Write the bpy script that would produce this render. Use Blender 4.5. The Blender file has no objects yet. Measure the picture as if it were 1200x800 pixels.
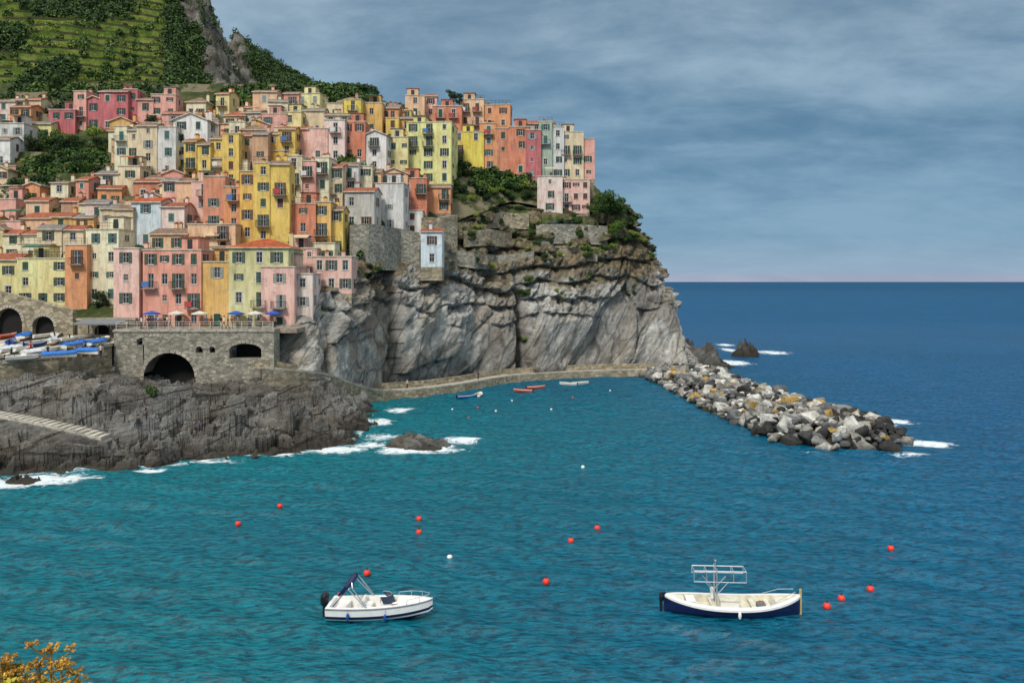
import bpy, math, random, bmesh
import numpy as np
from mathutils import Vector, Matrix, noise
from mathutils.bvhtree import BVHTree
random.seed(7); rng=np.random.default_rng(7)
SC=bpy.context.scene; COL=SC.collection
SC.view_settings.view_transform='Standard'; SC.view_settings.look='None'; SC.view_settings.exposure=0
H=20.0
def from_pixel(u,v,d):            # image pixel coordinates plus a chosen depth -> metres
    return Vector(((u-600)/1000*d, d, H-(v-330)/1000*d))
def sea(u,v): return from_pixel(u,v,H*1000/(v-330))
# ------------------------------------------------------------------ helpers
def lin(c):
    c=c.lstrip('#'); o=[]
    for i in (0,2,4):
        s=int(c[i:i+2],16)/255; o.append(s/12.92 if s<=.04045 else ((s+.055)/1.055)**2.4)
    return o+[1.0]
class MB:
    def __init__(s): s.v=[]; s.f=[]; s.m=[]
    def face(s,pts,m=0):
        n=len(s.v); s.v+= [tuple(p) for p in pts]; s.f.append(tuple(range(n,n+len(pts)))); s.m.append(m)
    def box(s,x0,x1,y0,y1,z0,z1,m=0,M=None):
        P=[Vector(p) for p in ((x0,y0,z0),(x1,y0,z0),(x1,y1,z0),(x0,y1,z0),(x0,y0,z1),(x1,y0,z1),(x1,y1,z1),(x0,y1,z1))]
        if M is not None: P=[M@p for p in P]
        n=len(s.v); s.v+=[tuple(p) for p in P]
        for f in ((0,3,2,1),(4,5,6,7),(0,1,5,4),(1,2,6,5),(2,3,7,6),(3,0,4,7)):
            s.f.append(tuple(n+i for i in f)); s.m.append(m)
    def tube(s,pts,r,n=6,m=0,cap=True):
        pts=[Vector(p) for p in pts]; rs=r if isinstance(r,(list,tuple)) else [r]*len(pts)
        base=len(s.v)
        for i,p in enumerate(pts):
            a=pts[max(i-1,0)]; b=pts[min(i+1,len(pts)-1)]; d=(b-a).normalized()
            up=Vector((0,0,1)) if abs(d.z)<.9 else Vector((1,0,0))
            e=d.cross(up).normalized(); g=e.cross(d)
            for k in range(n):
                t=2*math.pi*k/n; s.v.append(tuple(p+(e*math.cos(t)+g*math.sin(t))*rs[i]))
        for i in range(len(pts)-1):
            for k in range(n):
                k2=(k+1)%n; s.f.append((base+i*n+k,base+i*n+k2,base+(i+1)*n+k2,base+(i+1)*n+k)); s.m.append(m)
        if cap:
            s.f.append(tuple(base+k for k in range(n))); s.m.append(m)
            e=base+(len(pts)-1)*n; s.f.append(tuple(e+k for k in reversed(range(n)))); s.m.append(m)
    def sphere(s,c,r,m=0,nu=12,nv=8):
        rx,ry,rz=(r,r,r) if not isinstance(r,(tuple,list)) else r
        base=len(s.v)
        for j in range(nv+1):
            ph=math.pi*j/nv
            for i in range(nu):
                th=2*math.pi*i/nu
                s.v.append((c[0]+rx*math.sin(ph)*math.cos(th),c[1]+ry*math.sin(ph)*math.sin(th),c[2]+rz*math.cos(ph)))
        for j in range(nv):
            for i in range(nu):
                i2=(i+1)%nu; s.f.append((base+j*nu+i,base+(j+1)*nu+i,base+(j+1)*nu+i2,base+j*nu+i2)); s.m.append(m)
    def mesh(s,name,mats,smooth=False):
        me=bpy.data.meshes.new(name); me.from_pydata(s.v,[],s.f)
        for m in mats: me.materials.append(m)
        me.polygons.foreach_set('material_index',s.m)
        if smooth: me.polygons.foreach_set('use_smooth',[True]*len(s.f))
        me.update(); return me
def add(name,data,parent=None,loc=None,rot=None,scale=None,**kw):
    o=bpy.data.objects.new(name,data); COL.objects.link(o)
    if parent: o.parent=parent
    if loc is not None: o.location=loc
    if rot is not None: o.rotation_euler=rot
    if scale is not None: o.scale=scale
    for k,v in kw.items(): o[k]=v
    return o
def grid_mesh(name,P,mats,smooth=True):
    n,m,_=P.shape
    me=bpy.data.meshes.new(name)
    idx=np.arange(n*m).reshape(n,m)
    q=np.stack([idx[:-1,:-1],idx[:-1,1:],idx[1:,1:],idx[1:,:-1]],-1).reshape(-1,4)
    me.vertices.add(n*m); me.vertices.foreach_set('co',P.reshape(-1).astype(np.float32))
    me.loops.add(len(q)*4); me.loops.foreach_set('vertex_index',q.reshape(-1).astype(np.int32))
    me.polygons.add(len(q)); me.polygons.foreach_set('loop_start',(np.arange(len(q))*4).astype(np.int32))
    me.polygons.foreach_set('loop_total',np.full(len(q),4,np.int32))
    me.update(calc_edges=True)
    me.polygons.foreach_set('use_smooth',np.full(len(q),smooth))
    for m_ in mats: me.materials.append(m_)
    me.update(); return me
def fattr(me,name,arr):
    a=me.attributes.new(name,'FLOAT','POINT'); a.data.foreach_set('value',np.asarray(arr,np.float32).reshape(-1))
# ------------------------------------------------------------------ node materials
class NT:
    def __init__(s,name):
        s.mat=bpy.data.materials.new(name); s.mat.use_nodes=True; s.t=s.mat.node_tree; s.n=s.t.nodes; s.b=s.n['Principled BSDF']
        s.pos=s.n.new('ShaderNodeNewGeometry')
    def link(s,a,b): s.t.links.new(a,b)
    def setin(s,inp,v):
        if isinstance(v,bpy.types.NodeSocket): s.link(v,inp)
        else: inp.default_value=v
    def vec(s,vec,stretch,rot):
        v=vec or s.pos.outputs['Position']
        if rot:
            mp=s.n.new('ShaderNodeMapping'); s.link(v,mp.inputs['Vector']); mp.inputs['Rotation'].default_value=rot; v=mp.outputs[0]
        if stretch:
            mp=s.n.new('ShaderNodeMapping'); s.link(v,mp.inputs['Vector']); mp.inputs['Scale'].default_value=stretch; v=mp.outputs[0]
        return v
    def noise(s,scale=1,detail=4,rough=.55,vec=None,stretch=None,rot=None,dist=0):
        n=s.n.new('ShaderNodeTexNoise'); n.inputs['Scale'].default_value=scale; n.inputs['Detail'].default_value=detail
        n.inputs['Roughness'].default_value=rough; n.inputs['Distortion'].default_value=dist
        s.link(s.vec(vec,stretch,rot),n.inputs['Vector']); return n.outputs['Fac']
    def voro(s,scale=1,feature='F1',stretch=None,rot=None,out='Distance',vec=None):
        n=s.n.new('ShaderNodeTexVoronoi'); n.feature=feature; n.inputs['Scale'].default_value=scale
        s.link(s.vec(vec,stretch,rot),n.inputs['Vector']); return n.outputs[out]
    def math(s,op,a,b=0,c=0,clamp=False):
        n=s.n.new('ShaderNodeMath'); n.operation=op; n.use_clamp=clamp
        s.setin(n.inputs[0],a); s.setin(n.inputs[1],b); s.setin(n.inputs[2],c); return n.outputs[0]
    def rng(s,x,a,b,c=0,d=1):
        n=s.n.new('ShaderNodeMapRange'); s.setin(n.inputs[0],x)
        for i,v in enumerate((a,b,c,d)): n.inputs[i+1].default_value=v
        return n.outputs[0]
    def mix(s,f,a,b,mode='MIX'):
        n=s.n.new('ShaderNodeMix'); n.data_type='RGBA'; n.blend_type=mode
        s.setin(n.inputs[0],f); s.setin(n.inputs[6],a); s.setin(n.inputs[7],b); return n.outputs[2]
    def ramp(s,x,stops):
        n=s.n.new('ShaderNodeValToRGB'); e=n.color_ramp.elements
        while len(e)<len(stops): e.new(.5)
        for i,(p,c) in enumerate(stops):
            e[i].position=p; e[i].color=c if len(c)==4 else list(c)+[1]
        s.link(x,n.inputs[0]); return n.outputs[0]
    def xyz(s,v=None):
        n=s.n.new('ShaderNodeSeparateXYZ'); s.link(v or s.pos.outputs['Position'],n.inputs[0]); return n.outputs
    def attr(s,name):
        n=s.n.new('ShaderNodeAttribute'); n.attribute_name=name; return n.outputs['Fac']
    def bump(s,h,strength=.5,dist=.1,prev=None):
        n=s.n.new('ShaderNodeBump'); n.inputs['Strength'].default_value=strength; n.inputs['Distance'].default_value=dist
        s.link(h,n.inputs['Height'])
        if prev: s.link(prev,n.inputs['Normal'])
        return n.outputs[0]
    def fin(s,col,rough=.8,normal=None,metal=0,spec=None):
        s.setin(s.b.inputs['Base Color'],col); s.setin(s.b.inputs['Roughness'],rough); s.b.inputs['Metallic'].default_value=metal
        if spec is not None: s.setin(s.b.inputs['Specular IOR Level'],spec)
        if normal: s.link(normal,s.b.inputs['Normal'])
        return s.mat
_pc={}
def paint(name,hexc,rough=.5,metal=0,var=.15):
    k=(name,hexc)
    if k in _pc: return _pc[k]
    t=NT(name); c=lin(hexc); d=[x*(1-var*2) for x in c[:3]]+[1]
    f=t.rng(t.noise(3,5),.35,.7)
    _pc[k]=t.fin(t.mix(f,c,d),rough,None,metal); return _pc[k]
def plaster(name,hexc):
    k=('pl',hexc)
    if k in _pc: return _pc[k]
    t=NT(name); c=lin(hexc); c=[x*.88+y*.12 for x,y in zip(c[:3],(.6,.52,.42))]+[1]
    big=t.rng(t.noise(.3,5,.6),.35,.65); streak=t.rng(t.noise(1.6,6,.7,stretch=(1,1,.14)),.44,.70)
    fine=t.rng(t.noise(5,4,.6),.3,.7); patch=t.rng(t.noise(.7,5,.7),.54,.62)
    dk=[x*.42+.012 for x in c[:3]]+[1]; lt=[min(.85,x*1.16+.05) for x in c[:3]]+[1]; gy=[.27,.235,.19,1]
    col=t.mix(big,lt,c); col=t.mix(t.math('MULTIPLY',patch,.38),col,gy); col=t.mix(t.math('MULTIPLY',streak,.7),col,dk)
    col=t.mix(t.math('MULTIPLY',fine,.25),col,[x*.45 for x in c[:3]]+[1])
    _pc[k]=t.fin(col,.9,t.bump(t.noise(6,5),.3,.05),spec=.2); return _pc[k]
def m_rock(name,light=1.0,veg=0.0,dip=1.05,wet=(.6,2.6),crk=.45,dk=.55,ptf=.6):
    t=NT(name); z=t.xyz()[2]
    R=(0,dip,.2)
    big=t.noise(.055,5,.6); st=t.noise(.2,8,.68,stretch=(.25,.8,2.0),rot=R,dist=.5); st2=t.noise(.9,8,.72,stretch=(.35,1,1.6),rot=R)
    fine=t.noise(1.3,9,.75)
    c=t.ramp(t.math('ADD',t.math('MULTIPLY',st,.5),t.math('MULTIPLY',st2,.5)),[(.35,[.10*light,.095*light,.086*light]),(.42,[.25*light,.24*light,.213*light]),(.5,[.40*light,.388*light,.35*light]),(.62,[.58*light,.565*light,.51*light])])
    c=t.mix(t.math('MULTIPLY',t.rng(t.noise(.1,6,.65,stretch=(1,1,.5)),.47,.60),.5),c,[.33*light,.25*light,.155*light,1])
    c=t.mix(t.math('MULTIPLY',t.rng(big,.48,.60),.55),c,[.14*light,.12*light,.10*light,1])
    vs=t.rng(t.noise(.5,7,.7,stretch=(1,1,.12)),.52,.7); c=t.mix(t.math('MULTIPLY',vs,.5),c,[.08*light,.068*light,.053*light,1])
    crack=t.voro(.14,'DISTANCE_TO_EDGE',stretch=(.28,1,1.9),rot=R)
    cr=t.rng(t.math('ADD',crack,t.math('MULTIPLY',t.math('SUBTRACT',fine,.5),.14)),0,.03,1,0)
    c=t.mix(t.math('MULTIPLY',cr,crk),c,[.05,.045,.04,1])
    c=t.mix(t.rng(fine,.5,.74,0,dk),c,[.07*light,.06*light,.05*light,1])
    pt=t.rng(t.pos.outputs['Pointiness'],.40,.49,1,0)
    c=t.mix(t.math('MULTIPLY',pt,ptf),c,[.035,.03,.026,1])  # occlusion-like shade painted into the creases, doubling as weathering
    zz=t.math('ADD',z,t.math('MULTIPLY',t.math('SUBTRACT',t.noise(.3,4),.5),3.0))
    c=t.mix(t.rng(zz,wet[0],wet[1],.88,0),c,[.04,.032,.022,1])
    if veg>0:
        nz=t.xyz(t.pos.outputs['Normal'])[2]
        up=t.math('ADD',t.rng(z,14,29,-.55,.6),t.math('ADD',t.math('MULTIPLY',nz,.35),t.math('MULTIPLY',t.math('SUBTRACT',t.noise(.11,7,.72),.5),2.0)))
        gcol=t.ramp(t.noise(.8,7,.72),[(.34,[.035,.04,.016]),(.46,[.11,.09,.045]),(.56,[.22,.16,.09]),(.70,[.34,.27,.18])])
        c=t.mix(t.rng(up,.0,.22,0,.88*veg),c,gcol)
        gr=t.rng(t.math('ADD',t.noise(.18,7,.75,stretch=(1,1,1.4)),t.rng(z,16,36,-.2,.07)),.52,.58)
        c=t.mix(t.math('MULTIPLY',gr,.85),c,t.ramp(t.noise(1.5,5),[(.3,[.025,.045,.01]),(.7,[.09,.13,.03])]))
    h=t.math('ADD',t.math('MULTIPLY',st2,1.0),t.math('ADD',t.math('MULTIPLY',fine,.7),t.math('MULTIPLY',cr,-.3)))
    return t.fin(c,.9,t.bump(h,.95,.55),spec=.25)
def m_stone(name,hexc,scale=1.6,vary=.5,green=0):
    t=NT(name); c=lin(hexc)
    vc=t.voro(scale,'F1',stretch=(1,1,1.7),out='Color'); r=t.xyz(vc)[0]
    e=t.rng(t.voro(scale,'DISTANCE_TO_EDGE',stretch=(1,1,1.7)),0,.07,1,0)
    col=t.mix(r,[x*(1-vary) for x in c[:3]]+[1],[min(.8,x*(1+vary*.5)) for x in c[:3]]+[1])
    col=t.mix(t.math('MULTIPLY',e,.6),col,[x*.3 for x in c[:3]]+[1])
    col=t.mix(t.rng(t.noise(.4,6,.65),.45,.7,0,.7),col,[x*.45 for x in c[:3]]+[1])
    if green: col=t.mix(t.rng(t.noise(.35,6,.7),.55,.62,0,green),col,[.05,.08,.02,1])
    return t.fin(col,.92,t.bump(t.math('SUBTRACT',t.noise(3,5),t.math('MULTIPLY',e,.5)),.6,.12),spec=.2)
def m_leaf(name,a,b,c,scale=.35):
    t=NT(name); f=t.math('ADD',t.math('MULTIPLY',t.noise(scale,3),.75),t.math('MULTIPLY',t.attr('rnd'),.3))
    col=t.ramp(f,[(.3,a),(.52,b),(.75,c)])
    return t.fin(col,.65,spec=.25)
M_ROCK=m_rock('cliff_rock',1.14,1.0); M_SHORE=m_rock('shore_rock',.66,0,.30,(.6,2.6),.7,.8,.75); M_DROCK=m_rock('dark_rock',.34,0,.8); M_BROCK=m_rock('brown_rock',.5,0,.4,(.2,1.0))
M_STONE=m_stone('grey_masonry','#a59f8f'); M_STONEW=m_stone('warm_masonry','#aa9e85',1.4,.5,.3)
M_CONC=m_stone('old_concrete','#b3ab9b',.5,.15)
M_LEAF=m_leaf('foliage',(.012,.032,.007),(.04,.09,.016),(.12,.18,.035))
M_LEAFD=m_leaf('dark_foliage',(.008,.022,.007),(.024,.055,.014),(.065,.10,.024))
M_LEAFY=m_leaf('lime_foliage',(.06,.11,.015),(.16,.24,.03),(.32,.36,.06))
M_BARK=paint('bark','#4a3a2a',.9)
M_WHITE=paint('white_gelcoat','#eeece6',.3,0,.05); M_NAVY=paint('navy_paint','#141f4a',.3,0,.1); M_BLUE=paint('blue_paint','#1c4fa0',.35,0,.1)
M_STEEL=paint('steel','#c4c7ca',.3,.6,.1); M_BLACK=paint('black_plastic','#15161a',.4,0,.1); M_RED=paint('buoy_red','#ea3c28',.4,0,.08)
M_CREAM=paint('cream_deck','#e2dcc6',.6); M_WOOD=paint('varnished_wood','#a87a3c',.5); M_GREY=paint('grey_vinyl','#7d828a',.6)
M_IRON=paint('iron','#2b2d2c',.6); M_DARK=paint('painted_arch_shade','#1d1b19',.95)
t=NT('window_glass'); M_GLASS=t.fin(t.mix(t.rng(t.noise(.6,2),.4,.6),[.012,.016,.02,1],[.05,.06,.07,1]),.12)
M_FRAME=paint('window_frame','#cfc8ba',.6)
def m_tile(name,hexc):
    t=NT(name); tc=t.n.new('ShaderNodeTexCoord'); c=lin(hexc)
    v=t.voro(3.2,'F1',out='Color'); r=t.xyz(v)[0]
    w=t.n.new('ShaderNodeTexWave'); w.inputs['Scale'].default_value=1.6; w.bands_direction='X'; t.link(tc.outputs['Object'],w.inputs['Vector'])
    col=t.mix(r,[x*.6 for x in c[:3]]+[1],[min(.7,x*1.25) for x in c[:3]]+[1])
    col=t.mix(t.rng(t.noise(.8,6,.7),.42,.7,0,.65),col,[.09,.07,.05,1]); col=t.mix(t.math('MULTIPLY',w.outputs['Fac'],.25),col,[.06,.03,.02,1])
    return t.fin(col,.85,t.bump(w.outputs['Fac'],.7,.08),spec=.2)
M_TILE=m_tile('terracotta_tiles','#b4674a'); M_TILEB=m_tile('old_brown_tiles','#9a7d68'); M_TILEO=m_tile('orange_tiles','#cf5f33'); M_SLATE=m_tile('slate_roof','#8f8c88')
M_SLAB=m_stone('terrace_paving','#a39483',1.2,.2)
# ------------------------------------------------------------------ world & light
w=bpy.data.worlds.new('World'); SC.world=w; w.use_nodes=True; nt=w.node_tree; N=nt.nodes; L=nt.links
bg=N['Background']; bg.inputs['Strength'].default_value=.1
SUNEL=math.radians(46); SUNAZ=math.radians(200)
sky=N.new('ShaderNodeTexSky'); sky.sky_type='NISHITA'; sky.sun_disc=False; sky.sun_elevation=SUNEL; sky.sun_rotation=SUNAZ
tc=N.new('ShaderNodeTexCoord'); sp=N.new('ShaderNodeSeparateXYZ'); L.new(tc.outputs['Generated'],sp.inputs[0])
def wm(op,a,b,clamp=False):
    n=N.new('ShaderNodeMath'); n.operation=op; n.use_clamp=clamp
    for i,v in enumerate((a,b)):
        if isinstance(v,(int,float)): n.inputs[i].default_value=v
        else: L.new(v,n.inputs[i])
    return n.outputs[0]
zc=wm('MAXIMUM',sp.outputs[2],0.0); den=wm('ADD',zc,.24)
cb=N.new('ShaderNodeCombineXYZ'); L.new(wm('DIVIDE',sp.outputs[0],den),cb.inputs[0]); L.new(wm('DIVIDE',sp.outputs[1],den),cb.inputs[1])
def wn(scale,detail,rough,sx=1,sy=1,off=0,dist=.1,rz=.12):
    mp=N.new('ShaderNodeMapping'); L.new(cb.outputs[0],mp.inputs[0]); mp.inputs['Scale'].default_value=(sx,sy,1); mp.inputs['Location'].default_value=(off,off,0); mp.inputs['Rotation'].default_value=(0,0,rz)
    n=N.new('ShaderNodeTexNoise'); n.inputs['Scale'].default_value=scale; n.inputs['Detail'].default_value=detail; n.inputs['Roughness'].default_value=rough; n.inputs['Distortion'].default_value=dist
    L.new(mp.outputs[0],n.inputs['Vector']); return n.outputs['Fac']
def wramp(x,stops):
    n=N.new('ShaderNodeValToRGB'); e=n.color_ramp.elements
    while len(e)<len(stops): e.new(.5)
    for i,(p,c) in enumerate(stops): e[i].position=p; e[i].color=list(c)+[1]
    L.new(x,n.inputs[0]); return n.outputs[0]
def wmix(f,a,b,mode='MIX'):
    n=N.new('ShaderNodeMix'); n.data_type='RGBA'; n.blend_type=mode; n.clamp_result=False
    for i,v in ((0,f),(6,a),(7,b)):
        if isinstance(v,(int,float,list)): n.inputs[i].default_value=v
        else: L.new(v,n.inputs[i])
    return n.outputs[2]
dark=wramp(zc,[(0,(.32,.35,.47)),(.012,(.25,.37,.50)),(.05,(.155,.29,.43)),(.11,(.095,.215,.345)),(.2,(.09,.195,.31)),(.34,(.14,.24,.34)),(.6,(.62,.68,.76)),(1,(.95,1,1))])
lite=wramp(zc,[(0,(.40,.41,.52)),(.012,(.30,.42,.55)),(.05,(.21,.36,.50)),(.12,(.21,.35,.48)),(.22,(.29,.42,.53)),(.35,(.38,.48,.57)),(.6,(1,1,1)),(1,(1,1,1))])
n1=wn(1.1,4,.5,.8,1.1,5.3,.1); n2=wn(3.4,9,.62,.85,1.2,9,.2)
cf=N.new('ShaderNodeMapRange'); L.new(wm('ADD',wm('MULTIPLY',n1,.6),wm('MULTIPLY',n2,.4)),cf.inputs[0]); cf.inputs[1].default_value=.38; cf.inputs[2].default_value=.64
cf.interpolation_type='SMOOTHSTEP'
cl=wmix(cf.outputs[0],dark,lite)
cl10=wmix(1.0,cl,[10.8,10.8,10.8,1],'MULTIPLY')
L.new(wmix(.95,sky.outputs[0],cl10),bg.inputs['Color'])
sd=Vector((math.sin(SUNAZ)*math.cos(SUNEL),math.cos(SUNAZ)*math.cos(SUNEL),math.sin(SUNEL)))
sl=bpy.data.lights.new('sun','SUN'); sl.energy=2.75; sl.angle=math.radians(12); sl.color=(1,.965,.91)
so=add('sun',sl,loc=(0,0,200)); so.rotation_euler=sd.to_track_quat('Z','Y').to_euler()
cam=bpy.data.cameras.new('camera'); co=add('camera',cam,loc=(0,0,H),rot=(math.pi/2,0,0)); cam.lens=30; cam.sensor_width=36; cam.shift_y=-70/1200
cam.clip_start=.1; cam.clip_end=90000; SC.camera=co
# ------------------------------------------------------------------ terrain functions
SEC=[((-37,121,6),(-37.5,126,13.2)),((-29.5,124,3),(-31,127.5,13.6)),((-24.5,141,.0),(-26.5,145,22)),((-19,152,-1),(-24,161,29)),((-11,164,-1),(-12,174,31.5)),
     ((0,174,-1),(0,186,37)),((14,181,-1),(15,187,34)),((28,185,-1),(25,191,36.5)),((39,190,-1),(28,201,38)),((42,215,-1),(28,222,40)),((40,265,-1),(24,265,36))]
TX=[s[1][0] for s in SEC[:8]]; TY=[s[1][1] for s in SEC[:8]]; TZ=[s[1][2] for s in SEC[:8]]
def sm(a,b,x):
    t=min(1,max(0,(x-a)/(b-a))); return t*t*(3-2*t)
def yfront(x): return 128 if x<-38 else float(np.interp(x,TX,TY))
def G(x,y):
    T=13.2+.7*(y-128-20*sm(-38,-5,x))
    if x>=-38:
        T=min(T,float(np.interp(x,TX,TZ))+1.2*(y-yfront(x)))
        T=min(T,37+1.05*max(0,24-x))
    if y>203: T-=(y-203)*(.55+1.2*sm(-40,-10,x))
    return T
def ghit(u,v):
    d=110.0
    while d<300:
        x=(u-600)/1000*d
        if d>=yfront(x) and H-(v-330)/1000*d<=G(x,d): return d
        d+=.4
    return 205.0
def facet(q,k=1.0):
    ds,ps=noise.voronoi(q); s=ps[0]; cv_=noise.cell_vector(s*7.31+Vector((.3,.7,.1)))
    tl=noise.cell_vector(s*5.17+Vector((3.3,1.7,9.1)))-Vector((.5,.5,.5))
    return (cv_.x-.5)+tl.dot(q-s)*k, ds[1]-ds[0]
# cliff loft
NC,NR=700,180
base=[s[0] for s in SEC]; top=[s[1] for s in SEC]
bp=np.array(base,float); seg=np.r_[0,np.cumsum(np.linalg.norm(np.diff(bp[:,:2],axis=0),axis=1))]
tt=np.linspace(0,seg[-1],NC)
def interp_s(A):
    A=np.array(A,float); o=np.stack([np.interp(tt,seg,A[:,k]) for k in range(3)],1)
    k=np.ones(21)/21; q=np.pad(o,((10,10),(0,0)),'edge'); return np.stack([np.convolve(q[:,i],k,'valid') for i in range(3)],1)
Bc=interp_s(base); Tc=interp_s(top)
tan=np.gradient(Bc,axis=0); nrm=np.stack([tan[:,1],-tan[:,0],tan[:,0]*0],1); nrm/=np.linalg.norm(nrm,axis=1)[:,None]
P=np.zeros((NR+16,NC,3))
for j in range(NC):
    b=Vector(Bc[j]); tp=Vector(Tc[j]); n=Vector(nrm[j])
    for i in range(NR+16):
        if i<NR:
            h=i/(NR-1); fr=h**1.6
            p=Vector((b.x+(tp.x-b.x)*fr,b.y+(tp.y-b.y)*fr,b.z+(tp.z-b.z)*h)); amp=1-.6*sm(.88,1,h)
        else:
            k=i-NR+1; p=tp-n*(k*.8)+Vector((0,0,k*.18)); amp=.4*max(0,1-k/12)
        q=Vector((p.x,p.y,p.z))
        wv=noise.noise(q*.08)*1.6+noise.noise(q*.35)*.3
        a=1.08
        rx=q.x*math.cos(a)+q.z*math.sin(a)+wv; rz=-q.x*math.sin(a)+q.z*math.cos(a)+wv
        f1,e1=facet(Vector((rx*.022,q.y*.03,rz*.10)),1.5)
        f2,e2=facet(Vector((rx*.07+5,q.y*.09,rz*.33)),1.4)
        s2=noise.fractal(Vector((q.x*.05,q.y*.05,q.z*.03))+Vector((9,2,5)),.7,2.1,4)
        s3=noise.fractal(q*.5,.6,2.1,4)
        rough=sm(13,24,q.z+s2*8)
        rdg=noise.ridged_multi_fractal(Vector((rx*.10,q.y*.12,rz*.5)),.8,2.2,4,1,2)-1
        dis=(f1*2.6+f2*.8*(.3+rough)+s2*2.8+s3*(.15+.9*rough)+rdg*(.22+.3*rough)-math.exp(-e1/.04)*.5-rough*math.exp(-e2/.06)*.35)*amp
        if rough>0: fz=(q.z+s2*2+noise.noise(q*.06)*3)/3.4; dis-=rough*amp*2.1*sm(.35,1,fz-math.floor(fz))
        cx=(p.x/p.y*1000)
        g=math.exp(-((cx-10+(p.z-10)*.25)/4.5)**2)*sm(25,17,p.z) if p.z<26 else 0
        dis-=g*6
        foot=math.exp(-((p.x-40)/7)**2)*math.exp(-(max(p.z,0)/5)**2)*5; dis+=foot
        p=p+n*dis+Vector((0,0,s3*.3*amp)); P[i,j]=p
me=grid_mesh('cliff',P,[M_ROCK]); add('cliff',me,kind='structure')
bv=BVHTree.FromPolygons([v.co for v in me.vertices],[p.vertices for p in me.polygons])
def chit(u,v):
    dr=from_pixel(u,v,1)-Vector((0,0,H)); return bv.ray_cast(Vector((0,0,H)),dr.normalized())[0]
# village hillside
t=NT('hillside_ground'); z=t.xyz()[2]
g=t.ramp(t.noise(.3,7,.7),[(.3,[.018,.032,.01]),(.5,[.045,.06,.02]),(.7,[.11,.11,.05])])
M_HILL=t.fin(t.mix(t.rng(t.noise(.12,6,.7),.5,.56,0,.8),g,[.2,.17,.11,1]),.95,t.bump(t.noise(1.5,6),.8,.4),spec=.1)
xs=np.concatenate([np.linspace(-150,-38,120),np.linspace(-37.5,27,90)]); NV=90
P=np.zeros((NV,len(xs),3))
for j,x in enumerate(xs):
    yf=yfront(x)-(.5 if x<-38 else -1)
    for i in range(NV):
        y=yf+i*1.1; zz=G(x,max(y,yfront(x)))
        if x<-50 and y>150: 
            st=2.6; f=zz/st; zz=(math.floor(f)+sm(.0,.25,f-math.floor(f)))*st
        P[i,j]=(x,y,zz+noise.noise(Vector((x*.2,y*.2,0)))*.4-.5)
add('hillside',grid_mesh('hillside',P,[M_HILL]),kind='structure')
# mountain
t=NT('mountain_slopes'); z=t.xyz()[2]; te=t.attr('terr'); rk=t.attr('rock')
nz=t.noise(.02,3); fr=t.math('FRACT',t.math('ADD',t.math('DIVIDE',z,3.2),t.math('MULTIPLY',nz,.6)))
wall=t.rng(fr,.30,.36,1,0)
gr=t.ramp(t.noise(.14,7,.75),[(.30,[.04,.08,.014]),(.43,[.10,.17,.03]),(.54,[.20,.27,.05]),(.70,[.35,.37,.11])])
tcol=t.mix(t.math('MULTIPLY',wall,t.rng(t.noise(.12,5),.36,.46,.35,.95)),gr,[.075,.065,.035,1])
fcol=t.ramp(t.noise(.2,7,.7),[(.3,[.012,.025,.008]),(.5,[.03,.05,.014]),(.7,[.075,.085,.03])])
c=t.mix(te,fcol,tcol)
rc=t.ramp(t.noise(.07,10,.8,stretch=(1,1,.35)),[(.36,[.035,.04,.025]),(.45,[.11,.105,.085]),(.54,[.25,.235,.195]),(.68,[.43,.40,.345])])
c=t.mix(t.rng(t.math('ADD',rk,t.math('MULTIPLY',t.math('SUBTRACT',t.noise(.06,8,.78),.5),2.0)),.34,.46),c,rc)
M_MT=t.fin(c,.95,t.bump(t.noise(.3,9,.78),1,2.5),spec=.05)
us=np.linspace(-260,446,440); NT_=230
P=np.zeros((NT_+30,len(us),3)); TE=np.zeros(P.shape[:2]); RK=TE.copy()
skyU=[-260,0,150,205,228,250,270,285,300,322,350,385,402,412,428,446]; skyV=[-150,-90,-40,-12,2,20,38,46,60,74,93,114,138,172,220,300]
for j,u in enumerate(us):
    vs=float(np.interp(u,skyU,skyV)); nearf=sm(300,190,u)
    D1=400-95*nearf; D0=188
    for i in range(NT_+30):
        f=i/(NT_-1)
        if f<=1:
            D=D0+(D1-D0)*f; v=215+(vs-215)*(f**.8); z=H+(330-v)/1000*D
        else:
            D=D1+(f-1)*500; z=H+(330-vs)/1000*D1-(f-1)*260
        x=(u-600)/1000*D
        nn=noise.fractal(Vector((x*.018,D*.018,3)),.8,2.1,6)
        uc=236+62*(1-f)
        gully=-math.exp(-((u-uc-30)/10)**2)*8+math.exp(-((u-uc+16)/14)**2)*7
        z+=nn*5*sm(0,.2,f)*(1 if f<1 else .6)+gully*sm(0,.25,f)
        te=sm(204,185,u)*(1 if noise.noise(Vector((x*.02,D*.02,1)))>-.35 else .3)
        rr=noise.ridged_multi_fractal(Vector((x*.07,D*.05,z*.02)),.75,2.2,6,1,2)
        rk_=math.exp(-((u-uc)/(48 if u>uc else 30))**4)*.95+.25*sm(250,330,u)*sm(-.1,.3,noise.noise(Vector((x*.03,D*.03,7))))
        z+=rk_*(rr-1)*8*sm(.05,.3,f)
        if te>.5 and f<1:
            k=z/3.2; z=(math.floor(k)+sm(0,.3,k-math.floor(k)))*3.2
        P[i,j]=(x,D,z); TE[i,j]=te; RK[i,j]=rk_
me=grid_mesh('mountain',P,[M_MT]); fattr(me,'terr',TE); fattr(me,'rock',RK); add('mountain',me,kind='structure'); MT=P; MTE=TE; MRK=RK
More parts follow.
